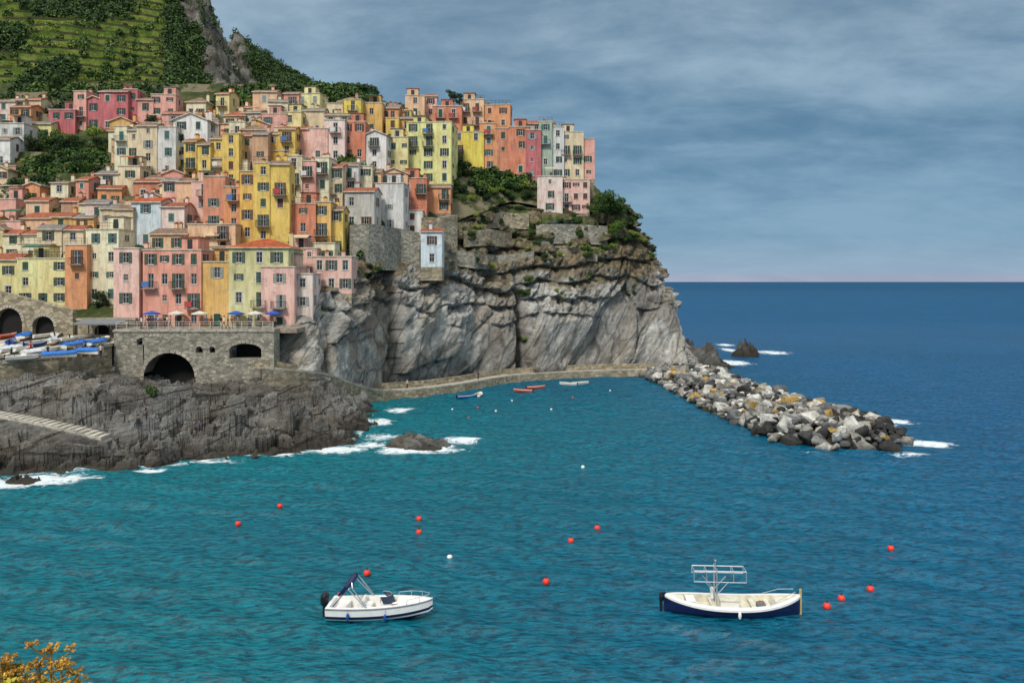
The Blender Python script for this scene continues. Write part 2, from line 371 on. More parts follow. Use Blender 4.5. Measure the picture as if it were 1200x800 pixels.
# ------------------------------------------------------------------ shore rocks
SH=[(-110,84),(-61,87),(-53,89),(-48,89.5),(-41,92),(-37,93),(-34,97.5),(-26.7,99),(-22.3,102),(-20.2,106),(-20.2,117),(-21.5,128),(-24,138),(-24,160),(-110,160)]
def seg_dist(px,py,poly):
    d=np.full(px.shape,1e9)
    for i in range(len(poly)-1):
        ax,ay=poly[i]; bx,by=poly[i+1]; vx,vy=bx-ax,by-ay
        tt_=np.clip(((px-ax)*vx+(py-ay)*vy)/(vx*vx+vy*vy),0,1); d=np.minimum(d,np.hypot(px-ax-tt_*vx,py-ay-tt_*vy))
    return d
def inside(px,py,poly):
    r=np.zeros(px.shape,bool); n=len(poly)
    for i in range(n):
        x1,y1=poly[i]; x2,y2=poly[(i+1)%n]
        c=((y1>py)!=(y2>py))&(px<(x2-x1)*(py-y1)/((y2-y1)+1e-12)+x1); r^=c
    return r
gx,gy=np.meshgrid(np.linspace(-92,-12,640),np.linspace(80,140,500)); SHP=gx.shape
wx=np.zeros(SHP); F1=wx.copy(); F2=wx.copy(); F3=wx.copy(); E1=wx.copy(); E2=wx.copy(); R2=wx.copy(); BG=wx.copy(); RG=wx.copy()
for i in range(SHP[0]):
    for j in range(SHP[1]):
        x=gx[i,j]; y=gy[i,j]
        q=Vector((x,y,0)); wx[i,j]=noise.fractal(q*.1,.8,2,3); R2[i,j]=noise.fractal(q*.6+Vector((0,0,8)),.7,2.1,4)
        X1=(x*.94+y*.34); Y1=(y*.94-x*.34)
        wv=wx[i,j]*1.2
        F1[i,j],E1[i,j]=facet(Vector(((X1+wv)*.10,(Y1+wv)*.28,.4)),2.6)
        F2[i,j],E2[i,j]=facet(Vector(((X1+wv)*.27+7,(Y1)*.8,.4)),2.6)
        F3[i,j],_=facet(Vector((X1*.8+3,Y1*2.4,.4)),2.2)
        RG[i,j]=noise.ridged_multi_fractal(Vector((X1*.12,Y1*.45,3)),.8,2.2,5,1,2)-1
        BG[i,j]=noise.fractal(q*.06+Vector((4,1,0)),.8,2,3)
sdx=gx+wx*2.2+F2*1.0; sdy=gy+R2*.7+F2*1.5
d=seg_dist(sdx,sdy,SH[:13]); ins=inside(sdx,sdy,SH); d=np.where(ins,d,-d)
hmax=np.where(gx<-50,6.8,5.4)
Z=np.where(d>0,1.3*(1-np.exp(-np.maximum(d,0)/1.5))+(hmax-1.3)/(1+np.exp(-(d-10.5+BG*6)/2.4)),d*.6)
a=np.clip(d/5,0,1)
Z=Z+a*(F1*3.0+F2*1.8+BG*1.4+RG*1.1-np.exp(-E1/.05)*.9-np.exp(-E2/.06)*.45)+np.clip(d/1.5,0,1)*(F3*.8+R2*.3+.25)
bed=.8; fb=(Z+wx*.8)/bed; fr_=fb-np.floor(fb); Z=np.where(d>0,Z*.4+.6*((np.floor(fb)+np.clip((fr_-.6)/.4,0,1))*bed-wx*.8),Z)
cv=np.exp(-((gx+48.0)/3.4)**2-((gy-114)/8)**2); Z-=cv*3.5
cap=np.where(gy<104,8.2,np.where(gx<-55,8.0,6.6)); Z=np.where(Z>cap-1,cap-1+(Z-cap+1)*.35,Z); Z=np.where(d<-3,-2,Z)
STP=[from_pixel(-40,482,97),from_pixel(0,487,96.5),from_pixel(45,495,96),from_pixel(85,504,95.5),from_pixel(118,513,95)]
sx_=[p.x for p in STP]; sy_=[p.y for p in STP]; sz_=[p.z for p in STP]
yl=np.interp(gx,sx_,sy_); zl=np.interp(gx,sx_,sz_); m_=(gx<sx_[-1]+1)
Z=np.where(m_&(gy<yl+.3)&(gy>yl-9),np.minimum(Z,zl-.55-(yl-gy)*.12),Z); Z=np.where(m_&(np.abs(gy-yl-1)<1.6),zl-.3,Z)
Pm=np.stack([gx+R2*.25,gy+wx*.2,Z],-1)
shore_me=grid_mesh('shore_rocks',Pm,[M_SHORE],False); add('shore_rocks',shore_me,kind='structure')
def zshore(x,y):
    i=int(np.clip(round((y-80)/60*(SHP[0]-1)),0,SHP[0]-1)); j=int(np.clip(round((x+92)/80*(SHP[1]-1)),0,SHP[1]-1)); return float(Z[i,j])
def shit(u,v):
    dd=85.0
    while dd<140:
        x=(u-600)/1000*dd; z=H-(v-330)/1000*dd
        if z<=zshore(x,dd)and z>0.3: return Vector((x,dd,zshore(x,dd)))
        dd+=.2
    return None
# ------------------------------------------------------------------ sea
def axis(lo,hi,st,far,g=1.09):
    a=list(np.arange(lo,hi,st)); s=st
    while a[-1]<far: s*=g; a.append(a[-1]+s)
    return a
ysx=axis(24,235,.5,60000,1.10); xr=axis(-100,135,.5,60000,1.12); s=.6; xl=[-100]
while xl[-1]>-60000: s*=1.12; xl.append(xl[-1]-s)
xsx=np.array(xl[:0:-1]+xr); ysx=np.array([-60,-20,5]+ysx)
X,Y=np.meshgrid(xsx,ysx); Zw=np.zeros(X.shape)
near=(np.abs(X)<160)&(Y<300)&(Y>15)
fade=np.clip((300-Y)/150,0,1)*near
for k in range(40):
    ang=rng.normal(-1.9,.55); lam=rng.uniform(1.2,6); amp=.0075*lam**.75
    Zw+=fade*amp*np.sin((X*math.cos(ang)+Y*math.sin(ang))*2*math.pi/lam+rng.uniform(0,6.28)+.9*np.sin(X*.07+k)+.8*np.sin(Y*.08+2*k))
BW=[(27,182),(28.5,160),(30.5,125),(32.5,106),(38,101),(46,101),(50,107),(50,115),(46.5,135),(44.5,160),(45,180)]
foam=np.zeros(X.shape); sub=near
fx=X[sub]; fy=Y[sub]
d1=seg_dist(fx,fy,SH[:12]); f=np.exp(-d1/1.3)*.6
f=np.maximum(f,np.exp(-seg_dist(fx,fy,BW[2:])/.9)*.34)
for (u,v,ru,rd,st) in [(10,566,6,2.5,.95),(60,560,6,2.5,.9),(175,551,2.2,1,.9),(395,527,4.5,2.5,.85),(430,522,3,3,.8),(450,512,4,3,.7),(490,526,6.5,3.5,.85),(540,515,3.2,3.2,.8),(470,480,3,4,.7),(445,495,3,5,.65),
    (1085,520,4,3,.8),(1050,494,3,4,.75),(1065,532,4,1.6,.6),(850,404,3.5,7,.8),(905,413,6,9,.75),(860,425,5,9,.85),(855,410,3,10,.75),(950,530,6,1.6,.4),(330,533,4,1.8,.65),(250,540,4,1.8,.6)]:
    p=sea(u,v); f=np.maximum(f,st*np.exp(-(((fx-p.x)/ru)**2+((fy-p.y)/rd)**2)))
foam[sub]=f
shal=np.zeros(X.shape); shal[sub]=np.exp(-seg_dist(fx,fy,SH[:13])/30)
p=Vector((-28,42,0)); shal[sub]=np.maximum(shal[sub],.7*np.exp(-(((fx-p.x)/28)**2+((fy-p.y)/28)**2)))
t=NT('sea_water'); xyz=t.xyz(); sh=t.attr('shal'); fo=t.attr('foam')
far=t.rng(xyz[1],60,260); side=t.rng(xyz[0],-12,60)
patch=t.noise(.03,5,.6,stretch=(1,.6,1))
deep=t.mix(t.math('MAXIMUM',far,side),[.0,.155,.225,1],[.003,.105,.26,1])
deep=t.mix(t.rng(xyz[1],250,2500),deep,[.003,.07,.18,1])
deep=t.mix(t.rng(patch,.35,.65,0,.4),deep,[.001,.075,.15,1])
c=t.mix(t.math('MULTIPLY',sh,.8),deep,[.0,.215,.23,1])
rip=t.noise(1.9,5,.62,stretch=(.65,1.4,1),dist=.2); c=t.mix(t.rng(rip,.44,.62,0,.78),c,[.0,.027,.055,1])
rip2=t.noise(.3,4,.6,stretch=(.6,1.4,1)); c=t.mix(t.rng(rip2,.5,.7,0,.35),c,[.0,.035,.07,1])
ff=t.math('ADD',fo,t.math('MULTIPLY',t.math('SUBTRACT',t.noise(.6,9,.75,dist=1.2),.5),1.6))
ff=t.math('MULTIPLY',t.rng(ff,.42,.66),t.rng(fo,.05,.2))
c=t.mix(ff,c,[.78,.84,.85,1])
h=t.math('ADD',t.math('MULTIPLY',t.noise(1.1,5,.6,stretch=(.7,1.35,1),dist=.2),1.0),t.math('MULTIPLY',t.noise(3.6,4,.6,stretch=(.7,1.4,1)),.28))
nb=t.bump(h,.95,.65)
# water body + surface reflection; wave slopes keep the mean reflectance of far water well below the flat-mirror value
df=t.n.new('ShaderNodeBsdfDiffuse'); t.link(c,df.inputs['Color']); t.link(nb,df.inputs['Normal'])
gl=t.n.new('ShaderNodeBsdfGlossy'); gl.inputs['Roughness'].default_value=.12; t.link(nb,gl.inputs['Normal']); gl.inputs['Color'].default_value=(1,1,1,1)
fz=t.n.new('ShaderNodeFresnel'); fz.inputs['IOR'].default_value=1.33; t.link(nb,fz.inputs['Normal'])
capf=t.rng(xyz[1],60,450,.40,.13); fc=t.math('MULTIPLY',t.math('MINIMUM',t.math('MULTIPLY',fz.outputs[0],.8),capf),t.rng(ff,0,1,1,.05))
mxs=t.n.new('ShaderNodeMixShader'); t.link(fc,mxs.inputs[0]); t.link(df.outputs[0],mxs.inputs[1]); t.link(gl.outputs[0],mxs.inputs[2])
t.n.remove(t.b); t.link(mxs.outputs[0],t.n['Material Output'].inputs['Surface']); M_SEA=t.mat
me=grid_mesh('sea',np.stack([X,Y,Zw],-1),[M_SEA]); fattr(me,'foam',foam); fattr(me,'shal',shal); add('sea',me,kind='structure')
# ------------------------------------------------------------------ houses
COLS={'salmon':('salmon','#e0937b'),'ochre':('ochre','#dbaa55'),'olivecream':('pale olive','#cfc78c'),'pink':('pink','#eeb5a5'),'palepink':('pale pink','#efcdc0'),
'cream':('cream','#ecdcb6'),'white':('white','#e8e3d8'),'orange':('orange','#dc9058'),'paleyellow':('pale yellow','#ecd892'),'peach':('peach','#ebba90'),
'beige':('beige','#dbc7a0'),'paleblue':('pale blue','#cfdde4'),'coral':('coral pink','#e2a08f'),'brick':('brick orange','#cc7f5c'),'yellow':('golden yellow','#e5bd50'),
'gold':('deep yellow','#dba93e'),'redorange':('red orange','#cf7550'),'greywhite':('off-white','#cfcec8'),'lime':('lemon yellow','#e3da88'),'bright':('bright yellow','#e8cb42'),
'crimson':('crimson','#b95058'),'green':('sage green','#98ae98'),'brown':('tan','#c79c78'),'grey':('grey','#b9b6ac')}
WIN={}
SHC={'g':paint('green_shutter_paint','#1f4a36',.6),'b':paint('brown_shutter_paint','#5b3823',.6),'t':paint('teal_shutter_paint','#37655f',.6),'w':paint('grey_shutter_paint','#8c9490',.6)}
def win_mesh(w_,h_,var,sc,bake,trim):
    k=(round(w_,2),round(h_,2),var,sc,bake,trim)
    if k in WIN: return WIN[k]
    b=MB(); a=w_/2
    b.face([(-a,.16,0),(a,.16,0),(a,.16,h_),(-a,.16,h_)],0)
    for x0,x1 in ((-a,-a+.07),(a-.07,a),(-.03,.03)): b.box(x0,x1,.10,.15,.002,h_-.002,1)
    for z0,z1 in ((.003,.07),(h_-.07,h_-.003),(h_*.6,h_*.6+.04)): b.box(-a+.07,a-.07,.105,.145,z0,z1,1)
    b.box(-a-.12,a+.12,-.08,-.002,-.1,-.01,1)
    if trim:
        b.box(-a-.14,-a-.005,-.012,.02,0,h_,3); b.box(a+.005,a+.14,-.012,.02,0,h_,3); b.box(-a-.18,a+.18,-.03,.02,h_+.005,h_+.2,3)
    if bake:
        if var=='o':
            for sx in (-1,1): b.box(min(sx*(a+.02),sx*(a+.02+a)),max(sx*(a+.02),sx*(a+.02+a)),-.07,-.015,.0,h_,2)
        elif var=='c': b.box(-a+.01,-.01,.03,.08,.01,h_-.01,2); b.box(.01,a-.01,.03,.08,.01,h_-.01,2)
        elif var=='h': b.box(-a+.01,-.01,.03,.08,.01,h_-.01,2); b.box(a+.02,2*a+.02,-.07,-.015,0,h_,2)
    WIN[k]=b.mesh('window',[M_GLASS,M_FRAME,SHC[sc],M_FRAME]); return WIN[k]
SHM={}
def shut_mesh(w_,h_,sc):
    k=(round(w_,2),round(h_,2),sc)
    if k in SHM: return SHM[k]
    b=MB(); b.box(0,.06,-.025,.025,0,h_,0); b.box(w_-.06,w_,-.025,.025,0,h_,0)
    for z0 in (0,h_/2-.04,h_-.08): b.box(.06,w_-.06,-.024,.024,z0,z0+.08,0)
    n=int(h_/.11)
    for i in range(1,n): 
        zz=i*h_/n
        b.face([(.06,-.018,zz-.06),(w_-.06,-.018,zz-.06),(w_-.06,.018,zz+.02),(.06,.018,zz+.02)],0)
    SHM[k]=b.mesh('shutter',[SHC[sc]]); return SHM[k]
BAL={}
CLOTH=[paint('laundry_white','#dcd9d2',.9),paint('laundry_blue','#4a78b4',.9),paint('laundry_red','#b44848',.9)]
def bal_mesh(w_,cloth):
    k=(round(w_,1),cloth)
    if k in BAL: return BAL[k]
    b=MB(); b.box(-w_/2,w_/2,-1.0,-.01,-.14,0,0)
    for x0 in np.linspace(-w_/2+.04,w_/2-.04,int(w_/.22)): b.box(x0-.013,x0+.013,-.97,-.945,0,.95,1)
    for y0 in (-.75,-.5,-.25):
        for sx in (-1,1): b.box(sx*(w_/2-.04)-.013,sx*(w_/2-.04)+.013,y0-.013,y0+.013,0,.95,1)
    b.box(-w_/2+.01,w_/2-.01,-.98,-.93,.95,1.0,1)
    for sx in (-1,1): b.box(sx*(w_/2-.04)-.03,sx*(w_/2-.04)+.03,-.93,-.02,.955,.995,1)
    if cloth>=0: b.box(-w_/2+.2,w_/2*.1,-1.03,-.99,.2,1.02,2)
    BAL[k]=b.mesh('balcony',[M_SLAB,M_IRON,CLOTH[max(cloth,0)]]); return BAL[k]
DOORM={}
def door_mesh(c):
    if c in DOORM: return DOORM[c]
    b=MB(); b.box(-.5,.5,.08,.14,0,2.1,0); b.box(-.5,.5,.06,.08,.95,1.0,0); b.box(-.42,.42,.065,.082,.15,.85,0); b.box(-.42,.42,.065,.082,1.1,1.95,0); b.sphere((.38,.04,1.0),.035,1,6,4)
    b.box(-.62,-.5,-.02,.14,0,2.2,2); b.box(.5,.62,-.02,.14,0,2.2,2); b.box(-.5,.5,-.02,.14,2.1,2.2,2)
    DOORM[c]=b.mesh('door',[SHC[c],M_STEEL,M_FRAME]); return DOORM[c]
AWN=[paint('green_awning','#3f6a4c',.8),paint('cream_awning','#d9cba6',.8),paint('orange_awning','#c9763c',.8)]
def facade(b,O,U,Nin,W,Ht,z0,ops,m=0):
    O=Vector(O);U=Vector(U);Nn=Vector(Nin)
    us_=sorted({0,W,*[o[0] for o in ops],*[o[1] for o in ops]}); vs_=sorted({z0,Ht,*[o[2] for o in ops],*[o[3] for o in ops]})
    P_=lambda u,v,dn=0:O+U*u+Vector((0,0,v))+Nn*dn
    for i in range(len(us_)-1):
        for k in range(len(vs_)-1):
            uc=(us_[i]+us_[i+1])/2; vc=(vs_[k]+vs_[k+1])/2
            if any(o[0]<uc<o[1] and o[2]<vc<o[3] for o in ops): continue
            b.face([P_(us_[i],vs_[k]),P_(us_[i+1],vs_[k]),P_(us_[i+1],vs_[k+1]),P_(us_[i],vs_[k+1])],m)
    for (a,c,d,e) in ops:
        q=.2
        b.face([P_(a,d),P_(a,d,q),P_(a,e,q),P_(a,e)],m); b.face([P_(c,d,q),P_(c,d),P_(c,e),P_(c,e,q)],m)
        b.face([P_(a,d),P_(c,d),P_(c,d,q),P_(a,d,q)],m); b.face([P_(a,e,q),P_(c,e,q),P_(c,e),P_(a,e)],m)
FOOT=[]
def house(u0,u1,vt,vb,ck,roof='flat',yaw=0,dep=9,ground=False,shops=False,D=None,tile=None,ext=7.0):
    rd=random.Random(int(u0*31+vt*7))
    if D is None: D=ghit((u0+u1)/2,vb)
    D+=rd.uniform(-.19,.19)*1.037
    cname,hexc=COLS[ck]; mp=plaster(cname.replace(' ','_')+'_plaster',hexc)
    px=(u1-u0)/1000*D; a=math.radians(yaw)
    dep=min(dep,max(5,px*.9)) if not ground else dep
    w_=max(2.6,(px-dep*math.sin(abs(a))*.9)/math.cos(a)); x=((u0+u1)/2-600)/1000*D; zb=H-(vb-330)/1000*D; ht=(vb-vt)/1000*D
    FOOT.append((x,D+dep/2,max(w_,dep)/2))
    roofh={'flat':.0,'gable':min(1.6,dep*.16),'gablef':min(2.2,w_*.2),'hip':1.5,'shed':.8}[roof]
    hw=ht-roofh-.15
    rows=max(1,round(hw/2.85)); sh=hw/rows; ext=ext if not ground else 1.2
    root=add('house',None,loc=(x,D+(abs(math.sin(a))*w_/2),zb),rot=(0,0,a)); root.empty_display_size=1
    b=MB(); sc=rd.choice('ggggbtw'); bake=D>150; trim=rd.random()<.4
    faces=[((-w_/2,0,0),(1,0,0),(0,1,0),w_,'f'),((w_/2,0,0),(0,1,0),(-1,0,0),dep,'r'),((w_/2,dep,0),(-1,0,0),(0,-1,0),w_,'b'),((-w_/2,dep,0),(0,-1,0),(1,0,0),dep,'l')]
    wins=[]
    for O,U,Nn,W,tag in faces:
        ops=[]
        if tag!='b':
            Nw=Vector((-Nn[0],-Nn[1],0)); Nw.rotate(Matrix.Rotation(a,3,'Z')); vis=Nw.dot(Vector((-x,-D,0)).normalized())>.05
            n=max(1,int((W-.4)/rd.choice([1.9,2.2,2.5,2.8]))) 
            if tag!='f' and not vis: n=0
            if tag!='f' and n>0: n=max(1,n-1)
            ww=.92 if W/max(n,1)>1.9 else .75; hh_=rd.choice([1.35,1.5,1.6]) if sh>2.5 else 1.25
            jit=[rd.uniform(-.28,.28) if W/max(n,1)>2.1 else 0 for _ in range(n)]
            for r in range(rows):
                for c_ in range(n):
                    if rd.random()<.12 : continue
                    uc=W*(c_+.5)/n+jit[c_]; wh=hh_; v0=r*sh+sh*.28; w3=ww
                    if ground and r==0 and tag=='f' and c_%2==0:
                        o=(uc-.5,uc+.5,.0,2.1); ops.append(o); wins.append((O,U,Nn,o,'door')); continue
                    if rd.random()<.14: wh*=.6; v0+=.4; w3=ww*.75
                    if v0+wh>hw-.12: wh=hw-.2-v0
                    if wh<.5 or v0<.05: continue
                    bal=(tag=='f' and r>0 and w3==ww and rd.random()<.26)
                    o=(uc-w3/2,uc+w3/2,v0-(.6 if bal else 0),v0+wh); ops.append(o); wins.append((O,U,Nn,o,'bal' if bal else 'win'))
        facade(b,O,U,Nn,W,hw,0,ops)
        Ov=Vector(O);Uv=Vector(U); 
        b.face([Ov+Vector((0,0,-ext)),Ov+Uv*W+Vector((0,0,-ext)),Ov+Uv*W,Ov],1)
    rw=tile or rd.choice([M_TILE,M_TILE,M_TILEB,M_TILEB,M_SLATE])
    rb=MB(); ov=.35
    if roof=='flat':
        for (x0,x1,y0,y1) in ((-w_/2-.12,w_/2+.12,-.12,.18),(-w_/2-.12,w_/2+.12,dep-.18,dep+.12),(-w_/2-.12,-w_/2+.18,.18,dep-.18),(w_/2-.18,w_/2+.12,.18,dep-.18)):
            rb.box(x0,x1,y0,y1,hw-.02,hw+.16,1)
        rb.face([(-w_/2+.1,.1,hw-.05),(w_/2-.1,.1,hw-.05),(w_/2-.1,dep-.1,hw-.05),(-w_/2+.1,dep-.1,hw-.05)],2)
        if rd.random()<.65 and w_>4:
            xh=rd.uniform(-w_/2+1.6,w_/2-1.6); rb.box(xh-1.3,xh+1.3,dep*.45,dep*.9,hw-.04,hw+2.1,3); rb.box(xh-1.5,xh+1.5,dep*.42,dep*.93,hw+2.1,hw+2.25,0)
            rb.box(xh-.4,xh+.4,dep*.45-.03,dep*.45-.005,hw,hw+1.8,4)
        if rd.random()<.6:
            for x0 in np.arange(-w_/2,w_/2+.01,max(.5,w_/max(1,round(w_/.9)))): rb.tube([(x0,.02,hw+.16),(x0,.02,hw+1.05)],.025,4,4)
            rb.tube([(-w_/2,.02,hw+1.05),(w_/2,.02,hw+1.05)],.03,4,4); rb.tube([(-w_/2,.02,hw+.6),(w_/2,.02,hw+.6)],.02,4,4)
        if rd.random()<.3 and w_>4:
            aw=MB(); xa=rd.uniform(-w_/2+1.4,w_/2-1.4); aw.face([(xa-1.3,.5,2.0),(xa+1.3,.5,2.0),(xa+1.3,2.6,2.4),(xa-1.3,2.6,2.4)],0); aw.face([(xa-1.3,.5,1.8),(xa+1.3,.5,1.8),(xa+1.3,.5,2.0),(xa-1.3,.5,2.0)],0)
            for q in ((xa-1.3,.5),(xa+1.3,.5),(xa-1.3,2.6),(xa+1.3,2.6)): aw.tube([(q[0],q[1],0),(q[0],q[1],2.0)],.03,4,1)
            add('awning',aw.mesh('awning',[rd.choice(AWN),M_IRON]),root,loc=(0,0,hw-.05))
    elif roof=='gable':
        r=roofh; yc=dep/2
        for sx in (-1,1): b.face([(sx*w_/2,0,hw),(sx*w_/2,dep,hw),(sx*w_/2,yc,hw+r)],0)
        k=ov*r/yc
        for (ya,yb_) in ((-ov,yc),(dep+ov,yc)):
            lo=[(-w_/2-ov*.5,ya,hw-k),(w_/2+ov*.5,ya,hw-k),(w_/2+ov*.5,yb_,hw+r),(-w_/2-ov*.5,yb_,hw+r)]
            rb.face([(p[0],p[1],p[2]+.18) for p in lo],0); rb.face(lo[::-1],1)
            rb.face([lo[0],lo[1],(lo[1][0],lo[1][1],lo[1][2]+.18),(lo[0][0],lo[0][1],lo[0][2]+.18)],1)
            for s_ in (0,1):
                A,B_=(lo[0],lo[3]) if s_==0 else (lo[1],lo[2]); rb.face([A,B_,(B_[0],B_[1],B_[2]+.18),(A[0],A[1],A[2]+.18)],0)
    elif roof=='gablef':
        r=roofh
        for yy in (0,dep): b.face([(-w_/2,yy,hw),(w_/2,yy,hw),(0,yy,hw+r)],0)
        k=ov*r/(w_/2)
        for sx in (-1,1):
            lo=[(sx*(w_/2+ov),-ov,hw-k),(0,-ov,hw+r),(0,dep+ov,hw+r),(sx*(w_/2+ov),dep+ov,hw-k)]
            hi=[(p[0],p[1],p[2]+.18) for p in lo]; rb.face(hi,0); rb.face(lo[::-1],1)
            rb.face([lo[0],lo[1],hi[1],hi[0]],1); rb.face([lo[3],lo[0],hi[0],hi[3]],0)
    elif roof=='hip':
        r=roofh; q=min(w_,dep)/2*.9; lo=[(-w_/2-ov,-ov,hw),(w_/2+ov,-ov,hw),(w_/2+ov,dep+ov,hw),(-w_/2-ov,dep+ov,hw)]; R1=(-w_/2+q,dep/2,hw+r+.15); R2_=(w_/2-q,dep/2,hw+r+.15)
        up=[(p[0],p[1],p[2]+.15) for p in lo]
        rb.face([up[0],up[1],R2_,R1],0); rb.face([up[1],up[2],R2_],0); rb.face([up[2],up[3],R1,R2_],0); rb.face([up[3],up[0],R1],0); rb.face(lo[::-1],1)
        for i in range(4): rb.face([lo[i],lo[(i+1)%4],up[(i+1)%4],up[i]],1)
    elif roof=='shed':
        r=roofh
        for sx in (-1,1): b.face([(sx*w_/2,0,hw),(sx*w_/2,dep,hw),(sx*w_/2,dep,hw+r)],0)
        b.face([(-w_/2,dep,hw),(w_/2,dep,hw),(w_/2,dep,hw+r),(-w_/2,dep,hw+r)],0)
        lo=[(-w_/2-.2,-.3,hw-.05),(w_/2+.2,-.3,hw-.05),(w_/2+.2,dep+.2,hw+r+.05),(-w_/2-.2,dep+.2,hw+r+.05)]; hi=[(p[0],p[1],p[2]+.15) for p in lo]
        rb.face(hi,0); rb.face(lo[::-1],1)
        for i in range(4): rb.face([lo[i],lo[(i+1)%4],hi[(i+1)%4],hi[i]],1)
    add('wall',b.mesh('wall',[mp,M_STONEW]),root)
    ro=add('roof',rb.mesh('roof',[rw,plaster('cornice_plaster','#c9bda6'),M_SLAB,mp,M_IRON]),root)
    for _ in range(rd.choice([0,1,1,2])):
        cbm=MB(); s_=.3; cbm.box(-s_,s_,-s_*.8,s_*.8,-1.2,1.0,0); cbm.box(-s_-.08,s_+.08,-s_*.8-.08,s_*.8+.08,1.0,1.1,1); cbm.box(-s_*.6,s_*.6,-s_*.5,s_*.5,1.1,1.3,1)
        add('chimney',cbm.mesh('chimney',[mp,M_TILE]),ro,loc=(rd.uniform(-w_/2+.6,w_/2-.6),dep*rd.uniform(.5,.8),hw+roofh))
    for O,U,Nn,o,kind in wins:
        O=Vector(O);U=Vector(U); ang=math.atan2(U.y,U.x); uc=(o[0]+o[1])/2; loc=O+U*uc+Vector((0,0,o[2])); W2=o[1]-o[0]; H2=o[3]-o[2]
        if kind=='door': add('door',door_mesh(rd.choice('gb')),root,loc=loc,rot=(0,0,ang)); continue
        W2=round(W2,2); var=rd.choice('ooooccnnh') if rd.random()<.9 else 'n'
        wo=add('window',win_mesh(W2,H2,var if bake else 'x',sc,bake,trim and (var in 'cn')),root,loc=loc,rot=(0,0,ang))
        if not bake:
            sm_=shut_mesh(W2/2,H2,sc)
            if var=='o': add('shutter',sm_,wo,loc=(W2/2+.02,-.045,0)); add('shutter',sm_,wo,loc=(-W2-.02,-.045,0))
            elif var=='c': add('shutter',sm_,wo,loc=(-W2/2,.05,0)); add('shutter',sm_,wo,loc=(.001,.05,0))
            elif var=='h': add('shutter',sm_,wo,loc=(-W2/2,.05,0)); add('shutter',sm_,wo,loc=(W2/2+.02,-.045,0))
        if kind=='bal': add('balcony',bal_mesh(2.2,rd.choice([-1,-1,-1,0,1,2])),root,loc=loc,rot=(0,0,ang))
    st={1:'single-storey',2:'two-storey',3:'three-storey',4:'four-storey',5:'five-storey',6:'six-storey',7:'seven-storey'}.get(rows,'tall')
    rt={'flat':'flat terrace roof','gable':'pitched tiled roof','gablef':'gabled tiled roof','hip':'hipped tiled roof','shed':'sloping roof'}[roof]
    shc={'g':'green','b':'brown','t':'teal','w':'grey'}[sc]
    root['label']=f'{cname} {st} house with {shc} shutters and {rt}'; root['category']='house'; root['group']='houses stacked on the hillside'
    return root
